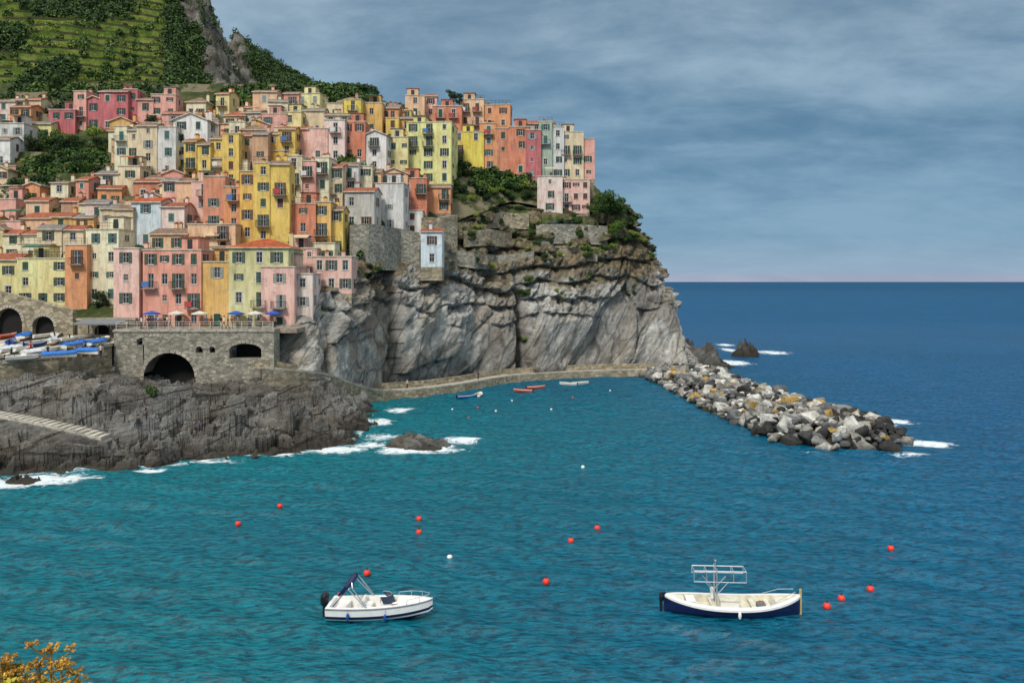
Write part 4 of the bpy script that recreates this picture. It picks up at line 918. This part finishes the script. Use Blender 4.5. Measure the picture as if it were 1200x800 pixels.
# ------------------------------------------------------------------ boats
def loft(name,xs_,prof,mats,bm_,caps=(0,0)):
    b=MB(); n=len(prof[0])
    rows=[]
    for x,pr in zip(xs_,prof):
        pts=[(x,y,z) for (y,z) in pr]+[(x,-y,z) for (y,z) in pr[-2:0:-1]]
        rows.append(list(range(len(b.v),len(b.v)+len(pts)))); b.v+=pts
    R_=len(rows[0])
    for i in range(len(rows)-1):
        for k in range(R_):
            k2=(k+1)%R_; band=k if k<n-1 else R_-1-k
            b.f.append((rows[i][k],rows[i][k2],rows[i+1][k2],rows[i+1][k])); b.m.append(bm_[band])
    b.f.append(tuple(rows[0][::-1])); b.m.append(caps[0]); b.f.append(tuple(rows[-1])); b.m.append(caps[1])
    return b.mesh(name,mats)
def speedboat(p,yaw):
    r=add('motorboat',None,loc=p,rot=(0,0,yaw),label='white open motorboat with navy stripe and folded sunshade, moored',category='boat')
    xs_=[];pr=[]
    for i in range(33):
        t_=i/32; x=-3.0+6.2*t_; hb=1.14*(1-max(0,(t_-.25)/.75)**2.6)**.75*(.93+.07*min(1,t_*4))+.015
        zs=.78+.38*t_**1.8; kz=-.3+max(0,t_-.55)**2*4.3; kz=min(kz,zs-.12); cz=.05+.45*t_**2.2; cz=min(max(cz,kz+.02),zs-.1)
        sa=cz+(zs-cz)*.16; sb=cz+(zs-cz)*.40
        inn=(.06<t_<.66); fl=.18 if inn else zs+.03
        dw=.2+.1*t_; iw=max(hb-dw,.005)
        xs_.append(x); pr.append([(0,kz),(hb*.80,cz),(hb*.90,sa),(hb*.95,sb),(hb,zs-.06),(hb+.03,zs-.05),(hb+.03,zs),(hb-.02,zs+.03),(iw,zs+.05),(iw*.97,fl),(0,fl+(.05 if not inn else 0))])
    add('hull',loft('hull',xs_,pr,[M_NAVY,M_WHITE,M_BLUE,M_GREY],[0,1,0,1,1,3,3,1,1,1],(1,1)),r)
    FLR=paint('pale_deck_floor','#cfc9bd',.6)
    b=MB(); b.box(-2.55,1.0,-.75,.75,.185,.21,0); add('cockpit_floor',b.mesh('cockpit_floor',[FLR]),r)
    b=MB()
    b.face([(.1,-.45,.2),(.1,.45,.2),(.35,.4,.95),(.35,-.4,.95)],0); b.box(.15,.75,-.42,.42,.2,.98,0); add('console',b.mesh('console',[M_WHITE]),r)
    b=MB()
    pts=[(.35,-.5),(.75,-.45),(.95,-.2),(.98,0),(.95,.2),(.75,.45),(.35,.5)]
    for i in range(6):
        a,c=pts[i],pts[i+1]; b.face([(a[0],a[1],.96),(c[0],c[1],.96),(c[0]-.22,c[1]*.9,1.38),(a[0]-.22,a[1]*.9,1.38)],0)
    b.tube([(q[0]-.22,q[1]*.9,1.38) for q in pts],.018,5,1)
    add('windscreen',b.mesh('windscreen',[paint('tinted_acrylic','#39475a',.1),M_STEEL]),r)
    b=MB(); b.tube([(.1,.17*math.cos(a),.98+.17*math.sin(a)) for a in np.linspace(0,6.28,13)],.015,5); b.tube([(.1,0,.98),(.3,0,.93)],.02,5); add('steering_wheel',b.mesh('steering_wheel',[M_BLACK]),r)
    for (x,y,w2) in ((-.75,-.4,.3),(-.75,.4,.3)):
        b=MB(); b.box(x-.25,x+.25,y-w2,y+w2,.21,.6,0); b.box(x-.3,x-.16,y-w2,y+w2,.6,1.05,1); b.box(x-.16,x+.26,y-w2+.01,y+w2-.01,.6,.68,1); add('seat',b.mesh('seat',[M_WHITE,M_WHITE]),r)
    b=MB(); b.box(-2.5,-1.9,-.8,.8,.21,.58,0); b.box(-2.5,-1.9,-.79,.79,.58,.68,1); add('bench',b.mesh('bench',[M_WHITE,M_WHITE]),r)
    b=MB(); b.box(1.15,2.1,-.42,.42,.98,1.12,0); add('sun_pad',b.mesh('sun_pad',[M_WHITE]),r)
    b=MB()
    b.tube([(-3.35,0,.62),(-3.33,0,.85),(-3.28,0,1.15),(-3.22,0,1.32),(-3.2,0,1.36)],[.17,.25,.27,.2,.08],10,0); b.box(-3.42,-3.2,-.08,.08,-.45,.66,0); b.box(-3.22,-2.98,-.14,.14,.3,.75,0); b.tube([(-3.55,0,-.35),(-3.15,0,-.35)],[.05,.09],8,0)
    for k in range(3):
        a=k*2.09; b.face([(-3.56,0,-.35),(-3.54,.16*math.cos(a),-.35+.16*math.sin(a)),(-3.6,.16*math.cos(a+.6),-.35+.16*math.sin(a+.6))],0)
    add('outboard_motor',b.mesh('outboard_motor',[M_BLACK]),r)
    b=MB()
    for (xb,xt,zt_) in ((-.5,-1.6,2.15),(-.45,-1.4,2.25)):
        b.tube([(xb,-1.0,.8),(xt,-.95,zt_-.25),(xt-.08,-.75,zt_),(xt-.08,.75,zt_),(xt,.95,zt_-.25),(xb,1.0,.8)],.028,6,0)
    b.tube([(-2.2,-.95,1.55),(-1.75,-.9,2.05),(-1.6,-.7,2.2),(-1.55,0,2.3),(-1.6,.7,2.2),(-1.75,.9,2.05),(-2.2,.95,1.55)],[.08,.14,.17,.19,.17,.14,.08],8,1)
    b.tube([(-1.65,-.93,2.0),(-2.55,-.98,.9)],.03,5,1); b.tube([(-1.65,.93,2.0),(-2.55,.98,.9)],.03,5,1)
    add('folded_sunshade',b.mesh('folded_sunshade',[M_STEEL,M_NAVY]),r)
    b=MB()
    for sy in (-1,1):
        L_=[(1.0,sy*.93,1.18),(1.8,sy*.78,1.32),(2.5,sy*.5,1.42),(3.0,sy*.12,1.46)]; b.tube(L_,.016,5)
        for q in L_[:3]: b.tube([q,(q[0],q[1]*1.0,q[2]-.32)],.014,5)
    b.tube([(3.0,-.12,1.46),(3.0,.12,1.46)],.016,5); add('bow_rail',b.mesh('bow_rail',[M_STEEL]),r)
    for (x,y) in ((-1.6,-1.16),(.6,-1.15)):
        b=MB(); b.sphere((x,y-.06,.42),(.09,.09,.24),0); b.tube([(x,y,.65),(x,y+.06,.82)],.01,4); add('fender',b.mesh('fender',[M_BLUE],True),r)
    return r
speedboat(sea(443,727)+Vector((0,.5,.04)),math.radians(-4))
def gozzo(p,yaw,Lh=4.05,top_=M_CREAM,hullm=M_NAVY,label='navy double-ended wooden fishing boat with cream deck and metal frame'):
    r=add('fishing_boat',None,loc=p,rot=(0,0,yaw),label=label,category='boat')
    xs_=[];pr=[]
    for i in range(37):
        t_=i/36; x=(t_*2-1)*Lh; e=abs(t_*2-1); hb=1.28*(1-e**2.6)**.8+.03; zs=.62+.36*e**2.2+(.14*max(0,t_*2-1)**2); kz=-.45+.5*e**6; 
        inn=.16<t_<.80; fl=.28 if inn else zs+.03; iw=max(hb-.3,.01)
        xs_.append(x); pr.append([(0,kz),(hb*.55,kz*.55+.0),(hb*.88,.18),(hb*.96,.42),(hb*.985,zs-.16),(hb+.035,zs-.15),(hb+.035,zs-.02),(hb-.01,zs+.02),(iw,zs+.03),(iw*.97,fl),(0,fl+(.06 if not inn else 0))])
    add('hull',loft('hull',xs_,pr,[hullm,M_WHITE,top_,M_WOOD],[0,0,0,0,1,1,1,1,2,2],(0,0)),r)
    for (x0,x1,zt_,pm) in ((Lh-.06,Lh+.07,1.5,paint('ochre_post','#bfa468',.6)),(-Lh-.05,-Lh+.06,1.12,M_NAVY)):
        b=MB(); b.box(x0,x1,-.05,.05,-.2,zt_,0); add('stem_post',b.mesh('stem_post',[pm]),r)
    for x in (-1.2,1.2,2.1):
        hb=1.28*(1-abs(x/Lh)**2.6)**.8; b=MB(); b.box(x-.14,x+.14,-hb+.32,hb-.32,.5,.56,0); add('thwart',b.mesh('thwart',[M_CREAM]),r)
    b=MB(); b.box(-.75,.35,-.42,.42,.285,.78,0); b.box(-.8,.4,-.47,.47,.78,.84,1); add('engine_box',b.mesh('engine_box',[M_WHITE,top_]),r)
    b=MB(); b.box(-2.75,-2.3,-.5,.5,.3,.72,0); b.box(-2.8,-2.25,-.55,.55,.72,.78,0); add('locker',b.mesh('locker',[M_WHITE]),r)
    b=MB(); b.box(1.45,1.95,-.3,.2,.29,.62,0); b.tube([(1.7+.18*math.cos(a),-.05+.18*math.sin(a),.66) for a in np.linspace(0,12,26)],.03,5,1); add('net_crate',b.mesh('net_crate',[M_GREY,M_WOOD]),r)
    b=MB()
    for sy in (-.5,.5):
        b.tube([(-1.0,sy,.55),(-1.0,sy,2.75)],.045,6); 
        b.tube([(-2.35,sy,2.6),(.75,sy,2.6)],.038,6); zz=1.95 if sy<0 else 2.2; b.tube([(-2.35,sy,zz),(.75,sy,zz)],.028,6)
        for x in (-2.35,-1.6,0,.75): b.tube([(x,sy,2.6),(x,sy,zz)],.026,5)
        b.tube([(-1.0,sy,1.2),(-1.7,sy,1.98)],.026,5); b.tube([(-1.0,sy,1.2),(-.3,sy,1.98)],.026,5)
    for x in (-2.35,-1.6,-1.0,0,.75): b.tube([(x,-.5,2.6),(x,.5,2.6)],.028,5)
    b.tube([(-1.0,0,2.6),(-1.0,0,3.05)],.025,5); b.sphere((-1.0,0,3.08),.07,0,8,6)
    add('steel_frame',b.mesh('steel_frame',[M_STEEL]),r)
    b=MB(); b.box(-1.3,-1.15,-.16,.16,.84,1.35,0); b.box(-1.32,-1.14,-.2,.2,1.3,1.42,0); add('helm_console',b.mesh('helm_console',[M_WHITE]),r)
    b=MB(); b.tube([(-4.2,.0,1.1),(-4.22,0,.85),(-4.25,0,.6)],[.1,.17,.14],8); b.box(-4.36,-4.2,-.05,.05,-.4,.65,0); add('outboard_motor',b.mesh('outboard_motor',[M_BLACK]),r)
    b=MB(); b.sphere((.2,-1.36,.3),(.1,.1,.24),0); b.tube([(.2,-1.34,.52),(.2,-1.27,.66)],.01,4); add('fender',b.mesh('fender',[M_WHITE],True),r)
    b=MB()
    for sy in (-1,1): b.tube([(2.0,sy*1.05,.8),(2.9,sy*.72,1.2),(3.7,sy*.25,1.4)],.018,5)
    add('bow_rail',b.mesh('bow_rail',[M_STEEL]),r)
    return r
gozzo(sea(861,721)+Vector((0,.6,0)),math.radians(-4))
ROWC=[M_WHITE,M_BLUE,paint('orange_hull','#d9552c',.4),M_WHITE,M_WHITE]
def rowboat(p,yaw,hm,s=1,label='small open rowing boat moored in the harbour',grp='small boats moored in the harbour'):
    r=add('rowing_boat',None,loc=p,rot=(0,0,yaw),scale=(s,s,s),label=label,category='boat',group=grp)
    xs_=[];pr=[]
    for i in range(19):
        t_=i/18; x=(t_*2-1)*1.9; hb=.72*(1-max(0,t_-.2)**3*1.85)**.8*(.85+.15*min(1,t_*3))+.01; hb=max(hb,.03); zs=.42+.2*t_**2; inn=.08<t_<.86; fl=.12 if inn else zs+.02
        xs_.append(x); pr.append([(0,-.15+.4*t_**6),(hb*.7,-.02+.2*t_**4),(hb,zs-.08),(hb+.03,zs-.06),(hb+.03,zs),(max(hb-.07,.005),zs+.01),(max(hb-.1,.004),fl),(0,fl)])
    inner=ROWC[2] if hm==ROWC[2] else (M_CREAM if hm!=M_BLUE else M_BLUE)
    add('hull',loft('hull',xs_,pr,[hm,M_WHITE,inner],[0,0,0 if hm==ROWC[2] else 1,1,1,2,2],(0,0)),r)
    for x in (-1.0,0,.8):
        b=MB(); b.box(x-.11,x+.11,-.56,.56,.33,.37,0); add('thwart',b.mesh('thwart',[M_WOOD]),r)
    b=MB(); b.tube([(-2.0,0,.65),(-2.02,0,.4)],[.1,.12],7); b.box(-2.08,-1.95,-.04,.04,-.3,.45,0); add('outboard_motor',b.mesh('outboard_motor',[M_BLACK]),r)
    return r
for (u,v,ya,ci,l) in [(547,466,20,1,'small blue open boat moored in the harbour'),(561,464,80,0,'small white open boat moored in the harbour'),(613,459,170,2,'small orange open boat moored in the harbour'),(628,455,10,2,'small orange open boat by the quay'),(666,451,160,3,'small white open boat moored by the quay'),(680,450,15,4,'small white open boat moored by the quay')]:
    rowboat(sea(u,v),math.radians(ya),ROWC[ci],.92,l)
TARP=paint('blue_tarpaulin','#1d6fc2',.6); 
def tarp_boat(p,yaw,s=1,tm=None,tl='blue'):
    r=add('covered_boat',None,loc=p,rot=(0,0,yaw),scale=(s,s,s),label=f'boat stored ashore under a {tl} tarpaulin',category='boat',group='boats stored on the slipway')
    xs_=[];pr=[];pt=[]
    for i in range(15):
        t_=i/14; X0=(t_*2-1)*2.6; hb=max(.06,.95*(1-max(0,t_-.2)**3*1.85)**.8); zs=.95+.15*t_
        xs_.append(X0); pr.append([(0,.3+.35*t_**6),(hb*.7,.4),(hb,zs),(0,zs+.01)]); pt.append([(0,zs+.012),(hb+.05,zs-.15),(hb+.07,zs+.03),(hb*.5,zs+.3+.06*math.sin(i*2)),(0,zs+.45+.07*math.sin(i*1.7))])
    add('hull',loft('hull',xs_,pr,[M_WHITE],[0,0,0]),r); add('tarpaulin',loft('tarpaulin',[q*1.02 for q in xs_],pt,[tm or TARP],[0]*4),r)
    b=MB(); b.box(-1.3,-1.1,-.6,.6,-.08,.42,0); b.box(1.0,1.2,-.5,.5,-.08,.42,0); add('cradle',b.mesh('cradle',[M_WOOD]),r)
WT=paint('white_tarpaulin','#d5d8da',.7)
for (u,v,ya,tm,tl) in [(70,421,20,None,'blue'),(104,417,-30,None,'blue'),(88,409,75,None,'blue'),(44,418,65,WT,'white'),(62,404,-70,WT,'white'),(114,406,80,None,'blue'),(30,398,100,None,'blue'),(12,414,75,WT,'white')]:
    tarp_boat(slip(u,v),math.radians(ya),.75,tm,tl)
for (u,v,ya,ci) in [(26,412,80,0),(42,406,70,1),(-4,410,95,0),(52,396,60,4),(122,400,100,0),(26,422,20,0),(80,400,75,3),(14,403,110,1),(96,397,60,0),(0,421,85,3),(66,394,110,0),(8,396,80,2),(56,412,50,0),(96,404,120,1)]:
    rowboat(slip(u,v)+Vector((0,0,.15)),math.radians(ya),ROWC[ci],.95,'small open boat pulled up on the slipway','boats stored on the slipway')
def buoy(u,v,m,r=.24,l='round red mooring buoy floating on the sea'):
    p=sea(u,v); b=MB(); b.sphere((0,0,r*.45),r,0,16,10); b.tube([(0,0,r*1.35),(0,0,r*1.7)],.05,8,1); b.tube([(.06*math.cos(a),0,r*1.75+.06*math.sin(a)) for a in np.linspace(0,6.28,9)],.015,5,1)
    add('buoy',b.mesh('buoy',[m,M_BLACK],True),loc=p,label=l,category='buoy',group='mooring buoys')
for (u,v) in [(328,594),(279,615),(491,609),(491,625),(430,673),(640,683),(669,635),(700,620),(1044,644),(1020,692),(986,703),(969,712)]: buoy(u,v,M_RED)
buoy(399,699,M_RED,.22)
for (u,v) in [(527,654),(683,548)]: buoy(u,v,M_WHITE,.2,'round white mooring buoy floating on the sea')
for (u,v) in [(530,480),(549,490),(560,478),(581,482),(600,470),(646,480),(671,466),(715,458),(430,500),(690,470)]: buoy(u,v,M_WHITE if rng.random()<.6 else M_RED,.17,'small mooring buoy in the harbour')
# ------------------------------------------------------------------ people
SKIN=paint('skin','#c68e6e',.6); CLO=[paint('dark_cloth','#23262e',.9),paint('blue_cloth','#2c5fa8',.9),paint('red_cloth','#a83232',.9),paint('white_cloth','#d6d3cc',.9),paint('khaki_cloth','#857a5c',.9)]
HAIR=paint('hair','#2a1c14',.8)
def person_mesh(pose):
    if pose=='sit':
        J={'pel':(0,0,.5,.13),'che':(0,.06,.9,.15),'nec':(0,.04,1.1,.055),'hea':(0,.0,1.26,.1),'top':(0,.01,1.33,.08),
           'hl':(-.1,0,.5,.09),'kl':(-.12,-.42,.5,.065),'al':(-.12,-.45,.08,.045),'tl':(-.12,-.6,.04,.04),'hr':(.1,0,.5,.09),'kr':(.12,-.42,.5,.065),'ar':(.12,-.45,.08,.045),'tr':(.12,-.6,.04,.04),
           'sl':(-.19,.05,1.02,.055),'el':(-.24,-.02,.74,.045),'wl':(-.15,-.26,.62,.03),'gl':(-.13,-.34,.6,.035),'sr':(.19,.05,1.02,.055),'er':(.24,-.02,.74,.045),'wr':(.15,-.26,.62,.03),'gr':(.13,-.34,.6,.035)}
    else:
        k=.22 if pose=='walk' else .03
        J={'pel':(0,0,.93,.13),'che':(0,.0,1.33,.15),'nec':(0,.0,1.5,.055),'hea':(0,-.02,1.63,.1),'top':(0,-.01,1.7,.08),
           'hl':(-.1,0,.88,.09),'kl':(-.11,-k*.6,.5,.065),'al':(-.11,-k,.08,.045),'tl':(-.12,-k-.14,.04,.04),'hr':(.1,0,.88,.09),'kr':(.11,k*.4-.04,.5,.065),'ar':(.11,k*1.2,.08,.045),'tr':(.12,k*1.2-.14,.04,.04),
           'sl':(-.2,0,1.43,.055),'el':(-.26,k*.4,1.15,.042),'wl':(-.27,-.08+k*.4,.9,.03),'gl':(-.27,-.11+k*.4,.8,.035),'sr':(.2,0,1.43,.055),'er':(.26,-k*.4,1.15,.042),'wr':(.27,-.1-k*.4,.9,.03),'gr':(.27,-.13-k*.4,.8,.035)}
    K=list(J); E=[('pel','che'),('che','nec'),('nec','hea'),('hea','top'),('pel','hl'),('hl','kl'),('kl','al'),('al','tl'),('pel','hr'),('hr','kr'),('kr','ar'),('ar','tr'),('che','sl'),('sl','el'),('el','wl'),('wl','gl'),('che','sr'),('sr','er'),('er','wr'),('wr','gr')]
    me=bpy.data.meshes.new('p'); me.from_pydata([J[k][:3] for k in K],[(K.index(a),K.index(c)) for a,c in E],[])
    o=bpy.data.objects.new('tmp',me); COL.objects.link(o); o.modifiers.new('s','SKIN'); sv=me.skin_vertices[0].data
    for i,k in enumerate(K): sv[i].radius=(J[k][3],J[k][3]*.85)
    sv[0].use_root=True
    ss=o.modifiers.new('b','SUBSURF'); ss.levels=1
    dg=bpy.context.evaluated_depsgraph_get(); r=bpy.data.meshes.new_from_object(o.evaluated_get(dg)); bpy.data.objects.remove(o); bpy.data.meshes.remove(me); return r
PM={p:person_mesh(p) for p in ('stand','walk','sit')}
hb_=MB(); hb_.sphere((0,.02,.03),(.115,.12,.1),0,10,6); HM=hb_.mesh('hair',[HAIR],True)
def person(p,pose,ci,ti,yaw,label):
    me=PM[pose].copy(); me.materials.clear()
    for m in (SKIN,CLO[ci],CLO[ti]): me.materials.append(m)
    off=0 if pose!='sit' else -.43
    for f in me.polygons:
        z=f.center.z-off; x=abs(f.center.x); m=2 if z<.95 else 1
        if pose!='sit':
            if x>.215 and z<1.2: m=0
        elif f.center.y<-.3 and f.center.z<.56: m=2
        if z>1.5: m=0
        f.material_index=m; f.use_smooth=True
    r=add('person',me,loc=p,rot=(0,0,yaw),label=label,category='person')
    add('hair',HM,r,loc=(0,0,1.72 if pose!='sit' else 1.34))
for (u,v,pose,ci,ti,l) in [(162,508,'sit',0,0,'person in dark clothes sitting on the shore rocks'),(171,506,'stand',0,0,'person in dark clothes standing on the shore rocks'),(233,503,'sit',1,0,'person in blue jacket sitting on the shore rocks')]:
    p=shit(u,v)
    if p: person(p+Vector((0,0,0 if pose!='sit' else -.35)),pose,ci,ti,rng.uniform(-1,1),l)
for k in range(28):
    x=rng.uniform(-54,-34.5); y=rng.uniform(121.0,125.4); pose=['stand','walk'][k%2]
    person((x,y,13.25 if y>123 else 13.3),pose,k%5,(k*3)%3,rng.uniform(-3,3),f"person in {['dark','blue','red','white','khaki'][k%5]} top {'standing' if k%2==0 else 'walking'} on the square")
for (u,v,k) in [(100,412,1),(118,419,3),(56,420,0),(36,416,2)]: person(slip(u,v),'walk',k,0,1.0,f"person in {['dark','blue','red','white','khaki'][k]} top walking on the slipway")
for (i,k) in [(14,0),(20,1),(28,3),(38,0),(45,4)]:
    q=JP[i]; person((q.x-.9,q.y+1.3,q.z+.01),'walk' if k%2 else 'stand',k,0,1.2,'person walking along the harbour path')
def railing(pts,label,m=M_FRAME,h=1.05):
    b=MB(); P_=[Vector(p) for p in pts]
    for i in range(len(P_)-1):
        n=max(1,int((P_[i+1]-P_[i]).length/1.4))
        for k in range(n): q=P_[i].lerp(P_[i+1],k/n); b.tube([q,q+Vector((0,0,h))],.05,5)
    b.tube([P_[-1],P_[-1]+Vector((0,0,h))],.05,5)
    for f in (.35,.7,1): b.tube([p+Vector((0,0,h*f)) for p in P_],.03,5)
    return add('railing',b.mesh('railing',[m]),label=label,category='railing')
railing([(-55.8,120.3,13.3),(-33.7,120.3,13.3)],'pale metal railing along the edge of the square')
rp=[chit(u,268) for u in (630,650,670,690)]; rp=[from_pixel(u,266,p.y-.3) for u,p in zip((630,650,670,690),rp) if p]
if len(rp)>1: railing(rp,'blue metal railing on the cliff terrace',M_BLUE)
railing([(-109,106.7,10.1),(-64.1,106.7,10.1),(-59.1,111.1,10.5),(-56.2,119.3,11.35)],'thin metal railing along the slipway edge',M_IRON,.9)
UM=[paint('blue_canvas','#2458b0',.8),paint('white_canvas','#dcd8cc',.8),TARP]
def parasol(x,y,z,m,l):
    b=MB(); b.tube([(0,0,0),(0,0,2.5)],.035,6,0); b.tube([(0,0,0),(0,0,.12)],[.28,.25],10,0)
    r=add('parasol',None,loc=(x,y,z),label=l,category='parasol',group='cafe parasols on the square'); add('pole',b.mesh('pole',[M_STEEL]),r)
    b=MB(); n=8
    for k in range(n):
        a,c=2*math.pi*k/n,2*math.pi*(k+1)/n; A=(1.3*math.cos(a),1.3*math.sin(a),2.05); C=(1.3*math.cos(c),1.3*math.sin(c),2.05)
        b.face([A,C,(0,0,2.45)],0); b.face([(A[0],A[1],1.9),(C[0],C[1],1.9),C,A],0)
    add('canopy',b.mesh('canopy',[m]),r)
for k,x in enumerate([-53.3,-49.8,-46.2,-41.0,-38,-35.4]): parasol(x,126.3+.4*(k%2),13.25,UM[[0,1,1,0,1,0][k]],['blue','white','white','blue','white','blue'][k]+' canvas parasol shading tables on the square')
b=MB()
for x in (-62.5,-59.5,-56.6):
    for y in (122.6,126): b.tube([(x,y,zslip(y)),(x,y,14.0)],.07,6,1)
b.face([(-63,122.2,14.0),(-56.4,122.2,14.0),(-56.4,126.2,14.5),(-63,126.2,14.5)],0); b.face([(-63,122.2,13.8),(-56.4,122.2,13.8),(-56.4,122.2,14.0),(-63,122.2,14.0)],0)
add('canopy_shelter',b.mesh('canopy_shelter',[paint('grey_canvas','#7a7d80',.8),M_IRON]),label='grey canopy shelter on posts beside the slipway',category='shelter')
# ------------------------------------------------------------------ near ledge with dry flowers
gx3,gy3=np.meshgrid(np.linspace(-30,14,90),np.linspace(-22,9,70)); zz=np.zeros(gx3.shape)
for i in range(gx3.shape[0]):
    for j in range(gx3.shape[1]):
        q=Vector((gx3[i,j],gy3[i,j],0)); n_=noise.fractal(q*.25,.8,2,4); zz[i,j]=16.9+n_*.4-max(0,gy3[i,j]-4.2)**1.0*4.3-max(0,abs(gx3[i,j]+8)-14)*1.5
add('ledge',grid_mesh('ledge',np.stack([gx3,gy3,zz],-1),[M_SHORE]),kind='structure')
DRY=m_leaf('dry_flower',(.30,.13,.02),(.60,.33,.05),(.75,.52,.12),6); STEM=paint('dry_stem','#a07a35',.9); YL=m_leaf('yellow_leaves',(.16,.16,.02),(.45,.38,.04),(.75,.62,.08),8)
def flower(x,y,z0,h,lean,leafy):
    b=MB(); cl_=[]; q=Vector((x,y,z0)); tip=q+Vector((lean,0,h)); b.tube([q,q.lerp(tip,.5)+Vector((.02,0,0)),tip],[.012,.009,.005],5)
    for k in range(6):
        f=rng.uniform(.86,.97); a=q.lerp(tip,f); d_=Vector((rng.uniform(-.13,.13),rng.uniform(-.06,.06),rng.uniform(.03,.1))); b.tube([a,a+d_],[.005,.003],4); e=a+d_
        for m in range(8):
            s_=Vector((rng.uniform(-.03,.03),rng.uniform(-.03,.03),rng.uniform(.005,.025))); b.tube([e,e+s_],[.0022,.0016],3); cl_.append((*(e+s_),.009,.009,.006))
    for m in range(10):
        s_=Vector((rng.uniform(-.04,.04),rng.uniform(-.04,.04),rng.uniform(.01,.03))); b.tube([tip,tip+s_],[.0025,.0016],3); cl_.append((*(tip+s_),.01,.01,.007))
    r=add('dry_flower',None,loc=(0,0,0),label='dry golden-brown fennel flower head on a thin stem',category='plant',group='dry flowers on the ledge')
    add('stem',b.mesh('stem',[STEM]),r); add('flower_head',leaf_geo('flower_head',cl_,14,.014,DRY),r)
    if leafy:
        lf=[tuple(q.lerp(tip,rng.uniform(.90,1.0))+Vector((rng.uniform(-.08,.08),rng.uniform(-.06,.06),-.02)))+(.035,.03,.035) for _ in range(8)]
        add('leaves',leaf_geo('leaves',lf,28,.035,YL),r)
for (u,v,l,lf) in [(2,778,.03,1),(16,790,-.03,1),(60,762,.05,0),(46,780,0,0),(72,780,.05,0),(34,798,-.05,1),(98,806,.04,0),(-10,792,0,1)]:
    p=from_pixel(u,v,4.0); z0=16.8; flower(p.x-l,4.0,z0,p.z-z0,l,lf)
print('objects',len(bpy.data.objects))
